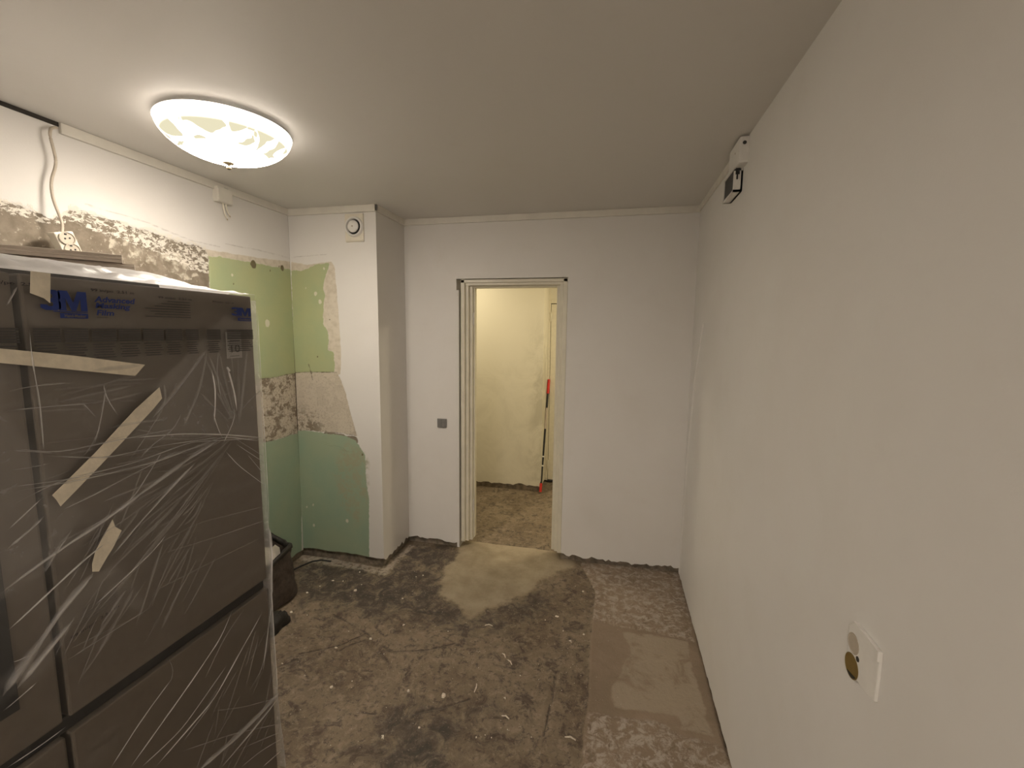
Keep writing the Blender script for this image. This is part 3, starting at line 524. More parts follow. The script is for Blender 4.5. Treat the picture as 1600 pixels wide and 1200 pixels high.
# ------------------------------------------------------------------ fridge
XFr=-1.170; y0,ym,y1=.10,.658,1.253
fr=thing('fridge','tall dark four-door fridge wrapped in clear film at the left','fridge')
MB().box((-1.90,y0+.004,.03),(-1.245,y1-.004,1.785)).build('body',M_fbody,fr,bevel=.006)
MB().box((-1.84,y0+.05,1.785),(-1.295,y1-.20,1.812)).build('top_cover',M_fbody,fr,bevel=.004)
doors={}
for nm,ya,yb,za,zb in (('l',y0,ym-.0065,.806,1.793),('r',ym+.0065,y1,.806,1.793),('ll',y0,ym-.0055,.045,.768),('lr',ym+.0055,y1,.045,.768)):
    doors[nm]=MB().box((-1.238,ya,za),(XFr,yb,zb)).build('door',M_fridge,fr,bevel=.005)
MB().box((-1.245,y0+.01,.769),(-1.185,y1-.002,.805)).build('handle_recess',M_black,fr,bevel=.002)
MB().box((-1.240,ym-.02,.05),(-1.228,ym+.02,1.78)).build('door_seal',M_black,fr)
o=MB().box((-1.1705,.30,.900),(-1.1675,.584,1.30)).build('dispenser_panel',M_black,doors['l'],bevel=.001); o['label']='dark inset panel'
st=MB().box((-1.1695,B_stick[0][0],B_stick[1][1]),(-1.1685,B_stick[1][0],B_stick[0][1])).build('sticker',M_sticker,doors['r']); st['label']='pale sticker printed 10'
for yy_ in (y0+.06,y1-.06):
    for xx in (-1.84,-1.30): MB().lathe([(0,-.012),(.022,-.012),(.022,.006),(.014,.01),(.014,.032),(0,.032)],(xx,yy_,0),16).build('foot',M_black,fr)
rebase(fr,(-1.55,.68,0))

# masking film over the fridge --------------------------------------
film=thing('masking_film','clear crinkled printed masking film draped over the fridge','plastic film')
def film_z_top(x,y):          # tented top surface
    a=smoothstep(-x,1.165,1.33)*smoothstep(1.262-y,0,.24)
    return 1.799+.046*a
ys=np.arange(-.0,1.2651,.0075); zs=np.arange(.02,1.7985,.0075)
Yg,Zg=[a.ravel() for a in np.meshgrid(ys,zs,indexing='ij')]
xo=-1.1605+.006*fbm(Yg*5+Zg*4,Zg*7-Yg*3,4)+.02*smoothstep(Zg,.40,.0)*(.6+fbm(Yg*9,Zg*3,3))+.0035*fbm(Yg*26+Zg*15,Zg*22-Yg*20,3)
xo=np.maximum(xo,-1.1655)
op=.028+.025*smoothstep(Zg,.75,1.0); hz=np.full(Yg.shape,.35)
for i,L_ in enumerate(LAYER):
    op+=(.13,.09,.09)[i]*smoothstep(polysd(Yg,Zg,L_),-.008,.010)
hz+=.9*np.exp(-(((Yg-1.05)/.16)**2+((Zg-1.42)/.13)**2))+.35*smoothstep(Zg,1.0,1.3)*smoothstep(Yg,1.0,.7)
op+=.05*smoothstep(Zg,.9,1.25)*smoothstep(Yg,1.1,.75)
op+=.05*smoothstep(Zg,1.765,1.795)
fx=grid_mesh('front_sheet',np.stack([xo,Yg,Zg],1),len(ys),len(zs),M_film,film,attrs={'opacity':op,'haze':hz})
fx['label']='clear film sheet hanging over the fridge doors'
xs_=np.arange(-1.92,-1.159,.01); ys=np.concatenate([np.arange(0,1.26,.0125),[1.262]])
Xg,Yg=[a.ravel() for a in np.meshgrid(xs_,ys,indexing='ij')]
wr=.022*np.abs(fbm(Yg*16-Xg*5,Xg*14+Yg*9,4))*2*smoothstep(-Xg,1.165,1.20)+.008*np.abs(fbm(Yg*34+Xg*12,Xg*40-Yg*13,3))*smoothstep(-Xg,1.165,1.19)
o=grid_mesh('top_sheet',np.stack([Xg,Yg,np.minimum(film_z_top(Xg,Yg)+wr*np.where(Xg<-1.26,.3,1),np.where(Xg<-1.28,1.851,9))],1),len(xs_),len(ys),M_film,film,attrs={'opacity':np.full(Xg.shape,.86),'haze':np.full(Xg.shape,.6)})
o['label']='bright bunched layers of film on top of the fridge'
xs_=np.arange(-1.92,-1.159,.02); zs=np.arange(.02,1.80,.02)
Xg,Zg=[a.ravel() for a in np.meshgrid(xs_,zs,indexing='ij')]
bul=1.2615+.006*np.abs(fbm(Xg*8,Zg*8,3))+.014*np.exp(-((Zg-.885)/.06)**2)*smoothstep(Xg,-1.4,-1.2)+.02*smoothstep(Zg,.36,0)*smoothstep(Xg,-1.6,-1.2)
o=grid_mesh('side_sheet',np.stack([Xg,bul,Zg],1),len(xs_),len(zs),M_film,film,attrs={'opacity':np.full(Xg.shape,.30),'haze':np.full(Xg.shape,.9)})
# folds and creases: tented ribbons of doubled film; the first are the large ones, then many faint ones fanning out of the gathered knot
CREASE0=list(CREASE); rc=random.Random(11)
for k in range(46):
    ang=math.radians(rc.uniform(172,232)); r0=rc.uniform(.02,.25); L_=rc.uniform(.08,.34)
    CREASE.append((rc.uniform(1.5,5),rc.uniform(.06,.20),[(1.146+math.cos(ang)*(r0+L_*t)+.006*rc.uniform(-1,1),1.362+math.sin(ang)*(r0+L_*t)*1.25+.006*rc.uniform(-1,1)+.03*t*t) for t in (0,.33,.66,1)]))
for k in range(16):
    ang=math.radians(rc.uniform(60,140)); r0=rc.uniform(.01,.06); L_=rc.uniform(.08,.25)
    CREASE.append((rc.uniform(2,7),rc.uniform(.06,.18),[(1.146+math.cos(ang)*(r0+L_*t)*.8,1.362+math.sin(ang)*(r0+L_*t)+.004*rc.uniform(-1,1)) for t in (0,.33,.66,1)]))
for k in range(34):
    y_=rc.uniform(.62,.95); z_=rc.uniform(.85,1.2); L_=rc.uniform(.05,.18); ang=math.radians(rc.uniform(35,62))
    CREASE.append((rc.uniform(1.5,6),rc.uniform(.06,.20),[(y_+math.cos(ang)*L_*t+.004*rc.uniform(-1,1),z_+math.sin(ang)*L_*t*1.2) for t in (0,.33,.66,1)]))
for k in range(26):
    y_=rc.uniform(.9,1.22); z_=rc.uniform(.15,.60); L_=rc.uniform(.06,.22); ang=math.radians(rc.uniform(25,70))
    CREASE.append((rc.uniform(1.5,5),rc.uniform(.06,.22),[(y_+math.cos(ang)*L_*t,z_+math.sin(ang)*L_*t*1.4+.004*rc.uniform(-1,1)) for t in (0,.33,.66,1)]))
for k in range(18):
    y_=rc.uniform(.62,.85); z_=rc.uniform(1.35,1.60); L_=rc.uniform(.06,.2); ang=math.radians(rc.uniform(-12,14))
    CREASE.append((rc.uniform(2,6),rc.uniform(.05,.15),[(y_+math.cos(ang)*L_*t,z_+math.sin(ang)*L_*t+.004*rc.uniform(-1,1)) for t in (0,.33,.66,1)]))
PX=.00146
groups={}
for k,(w,opac,pts) in enumerate(CREASE):
    P=np.array(pts); 
    # resample
    d=np.concatenate([[0],np.cumsum(np.hypot(*np.diff(P,axis=0).T))]); n=max(6,int(d[-1]/.02)); s_=np.linspace(0,d[-1],n)
    y=np.interp(s_,d,P[:,0]); z=np.interp(s_,d,P[:,1])
    for _ in range(2):
        y[1:-1]=.25*y[:-2]+.5*y[1:-1]+.25*y[2:]; z[1:-1]=.25*z[:-2]+.5*z[1:-1]+.25*z[2:]
    tx=np.gradient(y); tz=np.gradient(z); l=np.hypot(tx,tz)+1e-9; nx,nz=-tz/l,tx/l
    tt=np.linspace(0,1,n); taper=np.clip(np.minimum(tt/.12,(1-tt)/.12),.12,1)
    jit=1+.45*(vnoise(s_*30+k*5,np.full(n,k*3.3))-.5)*2
    hw=w*PX*.5*taper*jit
    x=-1.1480+.0004*(k%5)
    v=np.zeros((n,5,3)); a=np.zeros((n,5))
    for c,(off,hh,aa) in enumerate(((-1,0,.06),(-.45,.6,.55),(0,1,1),(.5,.55,.5),(1,0,.06))):
        v[:,c,0]=x+hh*np.minimum(hw*.8,.006); v[:,c,1]=np.clip(y+nx*hw*off,0,1.268); v[:,c,2]=np.maximum(.02,z+nz*hw*off)
        a[:,c]=opac*1.45*aa*np.clip(.6+.9*vnoise(s_*14+k,np.full(n,c*1.3+k)),0,1.25)*np.clip(taper*1.5,0,1)
    groups.setdefault(0,[]).append((v,a,n))
big=[g for g in groups[0]]
def ribbon(name,items):
    V=[];F=[];A_=[]
    for v,a,n in items:
        o_=len(V); V+=v.reshape(-1,3).tolist(); A_+=a.ravel().tolist(); F+=(grid_faces(n,5)+o_).tolist()
    me=bpy.data.meshes.new(name); me.from_pydata(V,[],F); me.materials.append(M_film); setattr_f(me,'opacity',np.clip(A_,0,.95)); setattr_f(me,'haze',np.zeros(len(V)))
    me.polygons.foreach_set('use_smooth',[True]*len(F)); o=bpy.data.objects.new(name,me); COL.objects.link(o); o.parent=film; return o
NF=len(CREASE0)
for it in big[:NF]: ribbon('fold',[it])
fc=ribbon('fine_creases',big[NF:]); fc['kind']='stuff' 
# masking tape stuck to the film
for k,t_ in enumerate(TAPE):
    o=MB().prism(t_,lambda a,b,x:(x,a,b),-1.1500,-1.1490).build('tape_strip',M_tape,film); o['label']='beige strip of masking tape'
# printing on the film
def text_mesh(txt,bold=0.,shear=0.):
    cu=bpy.data.curves.new('txt','FONT'); cu.body=txt; cu.offset=bold; cu.shear=shear; cu.size=1; cu.resolution_u=3
    ob=bpy.data.objects.new('txt',cu); COL.objects.link(ob)
    dg=bpy.context.evaluated_depsgraph_get(); me=bpy.data.meshes.new_from_object(ob.evaluated_get(dg))
    V=np.array([v.co[:2] for v in me.vertices]); F=[tuple(p.vertices) for p in me.polygons]
    bpy.data.objects.remove(ob); bpy.data.curves.remove(cu); bpy.data.meshes.remove(me)
    V-=V.min(0); V/=V.max(0); return V,F
def put_text(name,txt,box,mat,parent,x=-1.1525,bold=0.,shear=0.,slant=None):
    V,F=text_mesh(txt,bold,shear); (ya,zt),(yb,zb)=box
    if slant is not None:      # baseline from (ya,zt) to (yb,zb), height slant
        d=np.array([yb-ya,zb-zt]); L_=np.hypot(*d); d/=L_; nrm=np.array([-d[1],d[0]])
        q_=np.array([ya,zt])+V[:,:1]*d*L_+V[:,1:]*nrm*slant
    else: q_=np.stack([ya+V[:,0]*(yb-ya), zb+V[:,1]*(zt-zb)],1)
    me=bpy.data.meshes.new(name); me.from_pydata([(x,float(a),float(b)) for a,b in q_],[],F); me.materials.append(mat)
    o=bpy.data.objects.new(name,me); COL.objects.link(o); o.parent=parent; return o
def quads(name,rects,mat,parent,x=-1.1527):
    mb=MB()
    for ya,yb,za,zb in rects: mb.add([(x,ya,za),(x,yb,za),(x,yb,zb),(x,ya,zb)],[(0,1,2,3)])
    o=mb.build(name,mat,parent,fix=False)
    if len(rects)>1: o['kind']='stuff'
    return o
G3=[(0,.76),(.03,.94),(.12,1),(.33,1),(.42,.9),(.42,.6),(.37,.5),(.42,.42),(.42,.12),(.33,0),(.10,0),(0,.1),(0,.27),(.14,.27),(.16,.2),(.24,.2),(.26,.25),(.26,.36),(.23,.41),(.14,.41),(.14,.58),(.23,.58),(.26,.63),(.26,.75),(.24,.8),(.17,.8),(.14,.76)]
GM=[(.38,0),(.38,1),(.58,1),(.69,.42),(.80,1),(1,1),(1,0),(.85,0),(.85,.62),(.74,0),(.64,0),(.53,.62),(.53,0)]
def put_logo(box,x=-1.1525):
    (ya,zt),(yb,zb)=box; v=[];f=[]
    for G in (G3,GM): f.append(tuple(range(len(v)+len(G)-1,len(v)-1,-1))); v+=[(x,ya+p*(yb-ya),zb+q_*(zt-zb)) for p,q_ in G]
    return MB().add(v,f).build('printed_logo',M_blue,film,fix=False)
put_logo([(.684,1.764),(.768,1.7215)])
quads('printed_bar',[(.705,.768,1.7185,1.7205)],M_blue,film); quads('printed_bar',[(.716,.768,1.7055,1.7165)],M_blue,film)
put_text('printed_lettering','Hand-Masker',[(.724,1.7145),(.764,1.7075)],M_fridge,film,x=-1.1522,bold=.02)
for tx,bx in (('Advanced',[(.783,1.7575),(.872,1.7440)]),('Masking',[(.784,1.7425),(.860,1.7265)]),('Film',[(.785,1.7265),(.822,1.7140)])):
    put_text('printed_lettering',tx,bx,M_blue,film,bold=.03,shear=.18)
for bx in ([(.778,1.774),(.871,1.7655)],[(.930,1.769),(1.024,1.7615)],[(.595,1.7745),(.700,1.766)],[(1.09,1.768),(1.165,1.762)]):
    put_text('printed_lettering','99 in/po  2.51 m',bx,M_ink,film,bold=.015)
quads('fine_print',[(.895+.012*(i%3)+.03*max(0,2-i),1.018,1.7555-.0068*i,1.7580-.0068*i) for i in range(7)],M_ink2,film)
quads('fine_print',[(.786,.808,1.7085,1.7095)],M_ink2,film)
put_logo([(1.155,1.753),(1.230,1.727)])
quads('printed_bar',[(1.172,1.230,1.7245,1.7255)],M_blue,film); quads('printed_bar',[(1.178,1.230,1.7115,1.7215)],M_blue,film)
put_text('printed_lettering','Hand-Masker',[(1.184,1.7195),(1.227,1.7135)],M_fridge,film,x=-1.1522,bold=.02)
for i,b in enumerate(BLOCKS):
    ya,yb=b[0][0]+.002,b[1][0]-.002
    if i==0: ya=.30
    R=[(ya,yb,1.684-.0052*k-.0040,1.684-.0052*k) for k in range(6)]
    R+=[(ya+.004*(k%2),yb-(.004+.10*(yb-ya)*((k*7+i*3)%4)/2),1.649-.006*k-.0026,1.649-.006*k) for k in range(6)]
    quads('printed_text_block',R,M_ink2,film)
put_text('printed_lettering','10',[(1.160,1.637),(1.194,1.612)],M_ink2,st,x=-1.1675,bold=.01)
quads('fine_print',[(1.157,1.195,1.660-.006*k,1.6625-.006*k) for k in range(3)]+[(1.155,1.190,1.600,1.602)],M_ink2,st,x=-1.1675)
# printed edge of the film that hangs at a slant lower down
put_text('printed_lettering','99 in/po  2.51 m',[(.672,.992),(.772,1.006)],M_ink,film,bold=.01,slant=.009)
for k in range(6): put_text('fine_print','Polyethylene film for masking and protecting surfaces',[(.682+.003*k,1.012+.0065*k),(.770,1.0245+.0065*k)],M_ink2,film,slant=.004)
rebase(film,(-1.55,.68,0))

# mouldings lying on the film ---------------------------------------
def moulding(E,ang,w,h,L_,lab):
    pr=[(-w,0),(0,0),(0,h*.30),(-.003,h*.38),(-.003,h*.60),(-.007,h*.68),(-.010,h*.95),(-.014,h),(-w,h)]
    o=MB().prism(pr,lambda x,z,y:(x,y,z),-L_,0).build('moulding_strip',M_mould)
    o.location=E; o.rotation_euler=(0,0,math.radians(ang))
    return tag(o,lab,'moulding','moulding strips on top of the fridge')
moulding((-1.352,1.030,1.852),-38,.062,.0165,.84,'lower grey-brown moulding strip on the fridge top, its end reaching farthest right')
moulding((-1.366,1.008,1.8688),-37,.060,.0235,.86,'upper grey-brown grooved moulding strip resting on another on the fridge top')
# ------------------------------------------------------------------ electrical bits, left wall
ex=thing('socket_outlet','cream double socket dangling on a cable above the fridge','socket')
su=Vector((0,.064,.018))*1.0; sv=Vector((0,.032,-.088))       # along top edge, down the side
c0=Vector((-2.118,1.321,2.047))
def sq(a,b,d): return c0+su*a+sv*b+Vector((d,0,0))
mb=MB(); v=[sq(a,b,d) for d in (-.034,.004) for a,b in ((0,0),(1,0),(1,1),(0,1))]
mb.add(v,[(3,2,1,0),(4,5,6,7),(0,1,5,4),(1,2,6,5),(2,3,7,6),(3,0,4,7)]).build('housing',M_plastic,ex,bevel=.005)
for b in (.27,.74):
    cc=sq(.5,b,.0075); mb=MB(); n=28; v=[]
    prof=[(.42,.0015),(.40,.0025),(.36,.0025),(.345,-.001),(.335,-.0005)]
    for i in range(n):
        a=2*math.pi*i/n
        for r,d in prof: v.append(cc+su*(r*math.cos(a))+sv*(r*.66*math.sin(a))*1.0+Vector((d,0,0)))
    k=len(prof); f=[(i*k+j,((i+1)%n)*k+j,((i+1)%n)*k+j+1,i*k+j+1) for i in range(n) for j in range(k-1)]+[tuple(i*k+k-1 for i in range(n))]
    w=mb.add(v,f).build('socket_well',M_cable,ex,fix=False); w['label']='round socket well'
    for s_ in (-.12,.12):
        p=cc+su*s_+Vector((.0006,0,0)); MB().lathe([(0,.0),(.0035,.0),(.0035,.0005),(0,.0005)],p,10,'x').build('pin_hole',M_black,w)
    p=cc+sv*(-.17)+Vector((.0006,0,0)); MB().box(p+Vector((0,-.004,-.003)),p+Vector((.001,.004,.003))).build('earth_clip',M_black,w)
rebase(ex,(-2.12,1.385,1.96))
pts=[(-2.185,y,z) for y,z in CABLE[:2]]+[(-2.172,y,z) for y,z in CABLE[2:9]]+[(-2.15,1.366,2.13),(-2.14,1.372,2.09),(-2.138,1.362,2.052)]
P=np.array(pts); s_=np.linspace(0,len(P)-1,50); Q=np.stack([np.interp(s_,np.arange(len(P)),P[:,i]) for i in range(3)],1)
for _ in range(6): Q[1:-1]=.25*Q[:-2]+.5*Q[1:-1]+.25*Q[2:]
tag(MB().tube(Q.tolist(),.0052,10).build('electric_cable',M_cable,smooth=True),'thin grey-beige cable hanging from the ceiling joint to the dangling double socket','cable')
jb=thing('junction_box','white junction box under the left ceiling moulding with two cut wire stubs','junction box')
MB().box((XL-.004,2.135,2.392),(XL+.034,2.235,2.476)).build('housing',M_trim,jb,bevel=.005)
MB().box((XL+.0335,2.139,2.396),(XL+.0375,2.231,2.462)).build('cover',M_trim,jb,bevel=.001)
MB().box((XL+.010,2.19,2.476),(XL+.026,2.215,2.4785)).build('cable_slot',M_black,jb)
for dy_,ln_ in ((2.185,.082),(2.205,.060)):
    w=MB().tube([(XL+.014,dy_,2.40),(XL+.015,dy_,2.375),(XL+.020,dy_+.004,2.392-ln_*.7),(XL+.026,dy_+.010,2.392-ln_)],.0042,8).build('wire_stub',M_plastic,jb,smooth=True)
    MB().tube([(XL+.026,dy_+.010,2.392-ln_),(XL+.0275,dy_+.0115,2.392-ln_-.008)],.0018,6).build('bare_end',M_brass,w)
rebase(jb,(XL,2.185,2.39))
# vent on pillar
vt=thing('vent_valve','round cream air valve on a square plate high on the pillar','vent')
MB().box((-1.762,YP-.012,2.268),(-1.628,YP+.006,2.447)).build('back_plate',M_plastic,vt,bevel=.003)
MB().box((-1.757,YP-.016,2.274),(-1.633,YP-.011,2.280)).build('lip',M_plastic,vt,bevel=.001)
vc=(-1.692,YP-.012,2.362)
MB().lathe([(.0,.001),(.0495,.001),(.0495,.012),(.052,.018),(.057,.020),(.063,.014),(.066,.0)],vc,40,'y').build('ring',M_white,vt,smooth=True)
MB().lathe([(0,.0015),(.049,.0015)],vc,40,'y').build('dark_opening',M_black,vt,fix=False)
d=MB().lathe([(.0,.004),(.030,.004),(.037,.012),(.0395,.018),(.036,.023),(.012,.026),(0,.026)],vc,40,'y').build('valve_disc',M_white,vt,smooth=True)
MB().lathe([(0,.026),(.005,.026),(.005,.030),(0,.030)],vc,12,'y').build('centre_screw',M_cable,d)
rebase(vt,(-1.692,YP,2.268))
# light switch
sw=thing('light_switch','small grey double light switch left of the doorway','switch')
MB().box((-1.288,YF-.010,.951),(-1.214,YF+.006,1.019)).build('plate',M_grey,sw,bevel=.002)
for a,b in ((-1.281,-1.2520),(-1.2505,-1.221)):
    MB().box((a,YF-.014,.958),(b,YF-.008,1.012)).build('rocker',M_grey,sw,bevel=.002)
rebase(sw,(-1.25,YF,.951))
# boxes at the top of the right wall
b1=thing('terminal_box','white surface terminal box with a round black hole under the ceiling on the right wall','junction box')
MB().box((XR-.036,2.075,2.390),(XR+.006,2.25,2.495)).build('housing',M_white,b1,bevel=.008)
MB().lathe([(0,0),(.0075,0),(.0075,.001),(0,.001)],(XR-.018,2.0745,2.468),20,'y').build('knockout_hole',M_black,b1)
MB().lathe([(0,0),(.004,0),(.004,.001),(0,.001)],(XR-.0365,2.14,2.45),12,'-x').build('screw',M_cable,b1)
rebase(b1,(XR,2.16,2.39))
b2=thing('open_box','broken open box with black interior just below the white terminal box','junction box')
fr_=MB(); x0,x1,ya,yb,za,zb=XR-.036,XR+.004,2.14,2.325,2.295,2.400
fr_.box((x0,ya,za),(x1,yb,za+.008)).box((x0,ya,zb-.008),(x1,yb,zb)).box((x0,ya,za),(x1,ya+.008,zb-.02)).box((x0,yb-.008,za),(x1,yb,zb)).box((x1-.012,ya,za),(x1,yb,zb))
fr_.build('housing',M_white,b2)
MB().box((x0+.004,ya+.008,za+.008),(x1-.012,yb-.008,zb-.008)).build('black_insert',M_black,b2,bevel=.003)
MB().box((x0+.006,ya-.003,zb-.035),(x0+.022,ya+.004,zb-.002)).box((x0+.010,ya-.003,zb-.055),(x0+.016,ya+.003,zb-.03)).build('torn_edge',M_black,b2)
rebase(b2,(XR,2.23,2.29))
# plastered-in double box low on the right wall
wo=thing('wall_box','plaster-smeared double wall box with two round openings low on the right wall','socket box')
MB().prism([(a,b) for a,b in OUTLET],lambda y,z,x:(x,y,z),XR-.005,XR+.003).build('patch_plate',M_white,wo,bevel=.002)
mb=MB().prism([(.985,1.1030),(.958,1.1030),(.896,1.1010),(.8955,1.080),(.8985,1.080),(.900,1.098),(.958,1.0995)],lambda y,z,x:(x,y,z),XR-.009,XR-.002).build('plaster_lip',M_white,wo,bevel=.001)
t=NT('gold_inside'); M_gold=t.pri(t.mix(t.noise(40,3),(.34,.24,.07),(.16,.10,.03)),.35,.3)
for i,(y,z) in enumerate(HOLES[:2]):
    r=(.019,.0235)[i]
    w=MB().lathe([(r+.002,.0048),(r+.002,.0058),(r,.0060),(r*.96,.0053),(0,.0053)],(XR,y,z),28,'-x').build('round_opening',(M_cable,M_gold)[i],wo); w['label']=('grey upper round opening','ochre lower round opening')[i]
    if i: MB().prism([(y+.0228*math.cos(a),z+.0228*math.sin(a)) for a in np.radians(np.linspace(215,308,9))],lambda a,b,x:(x,a,b),XR-.0064,XR-.0055).build('dark_hollow',M_black,w)
MB().lathe([(0,.0050),(.0055,.0050),(.0055,.0058),(0,.0058)],(XR,HOLES[2][0]-.004,HOLES[2][1]-.003),14,'-x').build('screw_hole',M_black,wo)
rebase(wo,(XR,.95,.99))

# ------------------------------------------------------------------ pole in the hall
po=thing('broom_pole','black telescopic pole with red ends leaning in the hallway corner','pole')
a=Vector((-.688,4.468,.004)); b=Vector((-.672,4.825,1.165))
def seg(n,t0,t1,r,m,lab=None):
    o=MB().tube([a.lerp(b,t0),a.lerp(b,t1)],r,14).build(n,m,po,bevel=0)
    if lab: o['label']=lab
seg('end_cap',0,.075,.0145,M_red,'red lower cap'); seg('shaft',.07,.56,.0115,M_black); seg('sleeve',.55,.74,.0125,M_mould,'pale printed sleeve'); seg('shaft',.735,.88,.0115,M_black); seg('grip',.87,1.0,.0150,M_red,'red upper grip')
seg('collar',.30,.312,.0135,M_white,'pale collar'); seg('collar',.22,.232,.0135,M_white,'pale collar')
rebase(po,a)

# ------------------------------------------------------------------ bag by the fridge
bg=thing('rubbish_bag','dark sagging open bag with a stiff rim between fridge and pillar','bag')
bc=(-2.045,2.14); nu,nv=64,22
def bagpt(th,v,off=0):
    c,s=math.cos(th),math.sin(th); e=.74
    rx=.128+off; ry=.190+off
    k=1+.05*math.sin(2*th+1)*(1-v)+ (.06*(1-v)**2)
    x=bc[0]+rx*k*math.copysign(abs(c)**e,c); y=bc[1]+ry*k*math.copysign(abs(s)**e,s)
    z=.008+v*(.355-.065*c*v+.02*math.sin(th*1+2.2)+.022*math.sin(3*th+.6)*v*v) 
    w=.034*float(fbm(np.array([th*3.0+v*2]),np.array([v*3.5+th]),3))*2*(1-abs(v-.55)) +.008*math.sin(9*v+3*th)*(1-v)
    return (x+w*c+ .02*(1-v)*0, y+w*s+.02*math.sin(v*6)*(1-v), z+.012*math.sin(th*2)*v)
mb=MB(); v=[bagpt(2*math.pi*i/nu,j/(nv-1)) for i in range(nu) for j in range(nv)]
v+=[bagpt(2*math.pi*i/nu,j/(nv-1),-.006) for i in range(nu) for j in range(nv)]
f=[]
for i in range(nu):
    i2=(i+1)%nu
    for j in range(nv-1):
        f.append((i*nv+j,i2*nv+j,i2*nv+j+1,i*nv+j+1)); q=nu*nv; f.append((q+i*nv+j,q+i*nv+j+1,q+i2*nv+j+1,q+i2*nv+j))
    f.append((i*nv+nv-1,i2*nv+nv-1,nu*nv+i2*nv+nv-1,nu*nv+i*nv+nv-1))
f.append(tuple(i*nv for i in range(nu-1,-1,-1)))
mb.add(v,f).build('bag_body',M_bag,bg,smooth=True)
mb=MB(); prof=[(.004,.90),(.007,.90),(.009,.95),(.008,1.005),(-.006,1.005),(-.009,.95),(-.008,.90)]
v=[]
for i in range(nu):
    for off,vv in prof: v.append(bagpt(2*math.pi*i/nu,vv,off))
k=len(prof); f=[(i*k+j,((i+1)%nu)*k+j,((i+1)%nu)*k+(j+1)%k,i*k+(j+1)%k) for i in range(nu) for j in range(k)]
o=mb.add(v,f).build('bag_rim',M_bagrim,bg,smooth=True); o['label']='stiff dark rim band'
rebase(bg,(bc[0],bc[1],0))
# waste paper standing in the bag
v=[];f=[]; n=8
for i in range(n):
    for j in range(6):
        a_=i/(n-1); b_=j/5
        v.append((-2.005+.012*math.sin(a_*5+b_*2)-.03*b_,2.10+.185*a_,.23+.10*b_+.03*math.sin(a_*5)*b_+(.03 if (i==n-2 and j==5) else 0)))
for i in range(n-1):
    for j in range(5): f.append((i*6+j,(i+1)*6+j,(i+1)*6+j+1,i*6+j+1))
o=MB().add(v,f).build('paper_sheet',M_paper); md=o.modifiers.new('s','SOLIDIFY'); md.thickness=.002
tag(o,'crumpled pale paper sticking up inside the dark bag','paper')
# dark cloth lump on the floor in front of the bag
nu,nv=30,10; v=[]
for i in range(nu):
    for j in range(nv):
        th=2*math.pi*i/nu; ph=math.pi/2*j/(nv-1); w=1+1.1*float(fbm(np.array([math.cos(th)*3+j*.6]),np.array([math.sin(th)*2]),3))
        v.append((-1.815+.055*w*math.cos(th)*math.cos(ph),1.95+.12*w*math.sin(th)*math.cos(ph),-.004+.085*w*math.sin(ph)))
f=[(i*nv+j,((i+1)%nu)*nv+j,((i+1)%nu)*nv+j+1,i*nv+j+1) for i in range(nu) for j in range(nv-1)]+[tuple(i*nv for i in range(nu-1,-1,-1))]
tag(MB().add(v,f).build('black_bundle',M_bagrim,smooth=True),'low black crumpled bundle on the floor beside the fridge edge below the bag','bundle')
# curled edging strip
P=[(-2.17,2.37,.006),(-2.14,2.46,.010),(-2.10,2.56,.016),(-2.06,2.63,.020),(-2.01,2.665,.018),(-1.94,2.675,.012)]
tag(MB().tube(P,.006,8).build('edging_strip',M_black,smooth=True),'thin dark curled edging strip on the floor at the pillar foot','strip')

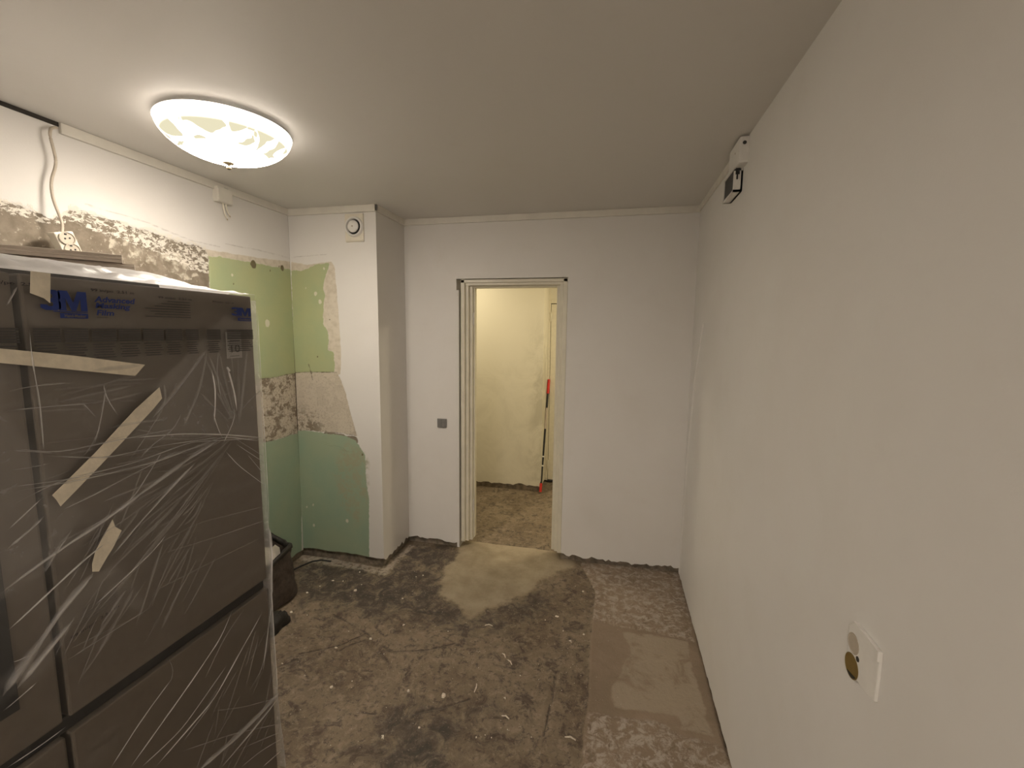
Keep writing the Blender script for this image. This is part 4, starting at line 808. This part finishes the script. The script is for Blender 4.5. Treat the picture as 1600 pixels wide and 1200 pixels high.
# ------------------------------------------------------------------ debris
big_lab={0:'small oval white chip left of the middle of the floor',2:'largest ragged white plaster scrap on the open floor',1:'round pale chip on the floor near the fridge corner'}
for i,(x,y,rx,ry) in enumerate(CHIP):
    if x>.5: continue
    if i not in (0,1,2): rx*=.62; ry*=.62
    elif i<2: rx*=.75; ry*=.75
    n=random.randint(6,9); mb=MB(); z=floor_z(x,y)+.0004; h=min(.007,.35*min(rx,ry)+.001)
    rag=.6 if i==2 else .35
    pl=[(x+rx*math.cos(2*math.pi*k/n)*(1-rag*random.random()),y+ry*math.sin(2*math.pi*k/n)*(1-rag*random.random())) for k in range(n)]
    v=[(a_,b_,z-.003) for a_,b_ in pl]+[(x+(a_-x)*.8,y+(b_-y)*.8,z+h*(.7+.5*random.random())) for a_,b_ in pl]
    o=mb.add(v,[tuple(range(n-1,-1,-1)),tuple(range(n,2*n))]+[(k,(k+1)%n,n+(k+1)%n,n+k) for k in range(n)]).build('plaster_chip',M_chip)
    if i in big_lab: tag(o,big_lab[i],'plaster chip','larger plaster scraps on the floor')
    else:
        zone=('on the smoother screed strip beside the right wall' if x>-.02 and y<2.9 and polysd(np.array([x]),np.array([y]),FL['strip'])[0]>0 else 'on the dark floor at the foot of the pillar' if y>2.15 and x<-.75 else 'on the open floor near the wrapped fridge' if x<-.75 else 'on the brown floor right of the middle')
        tag(o,'small pale plaster chip '+zone,'plaster chip','plaster chips '+zone)
for i,((xa,ya),(xb,yb)) in enumerate(SLIVER):
    z=max(floor_z(xa,ya),floor_z(xb,yb))+.0015; d=Vector((xb-xa,yb-ya,0)); nrm=Vector((-d.y,d.x,0)).normalized()*.0028; m=Vector(((xa+xb)/2,(ya+yb)/2,z+.003))+nrm*1.2
    A_,B_=Vector((xa,ya,z-.002)),Vector((xb,yb,z-.002)); up_=Vector((0,0,.004))
    v=[A_-nrm*.5,A_+nrm*.5,m-nrm,m+nrm,B_-nrm*.4,B_+nrm*.4]; v=v+[p+up_ for p in v]
    f=[(0,1,3,2),(2,3,5,4),(6,8,9,7),(8,10,11,9),(0,2,8,6),(2,4,10,8),(1,7,9,3),(3,9,11,5),(0,6,7,1),(4,5,11,10)]
    tag(MB().add(v,f).build('plaster_sliver',M_chip),'thin pale sliver lying on the dirty concrete floor','sliver','pale slivers scattered over the floor')
# fine grit
mb=MB()
for k in range(700):
    x=-1.7+2.15*random.random(); y=1.0+2.0*random.random(); r=.0012+.0022*random.random()**3
    if x>.48: continue
    z=floor_z(x,y); v=[(x+r,y,z),(x-r*.5,y+r*.9,z),(x-r*.6,y-r*.8,z),(x,y,z+r)]
    mb.add(v,[(0,1,3),(1,2,3),(2,0,3)])
tag(mb.build('plaster_grit',M_chip,fix=False),'fine pale plaster grit strewn over the kitchen floor','grit',kind='stuff')
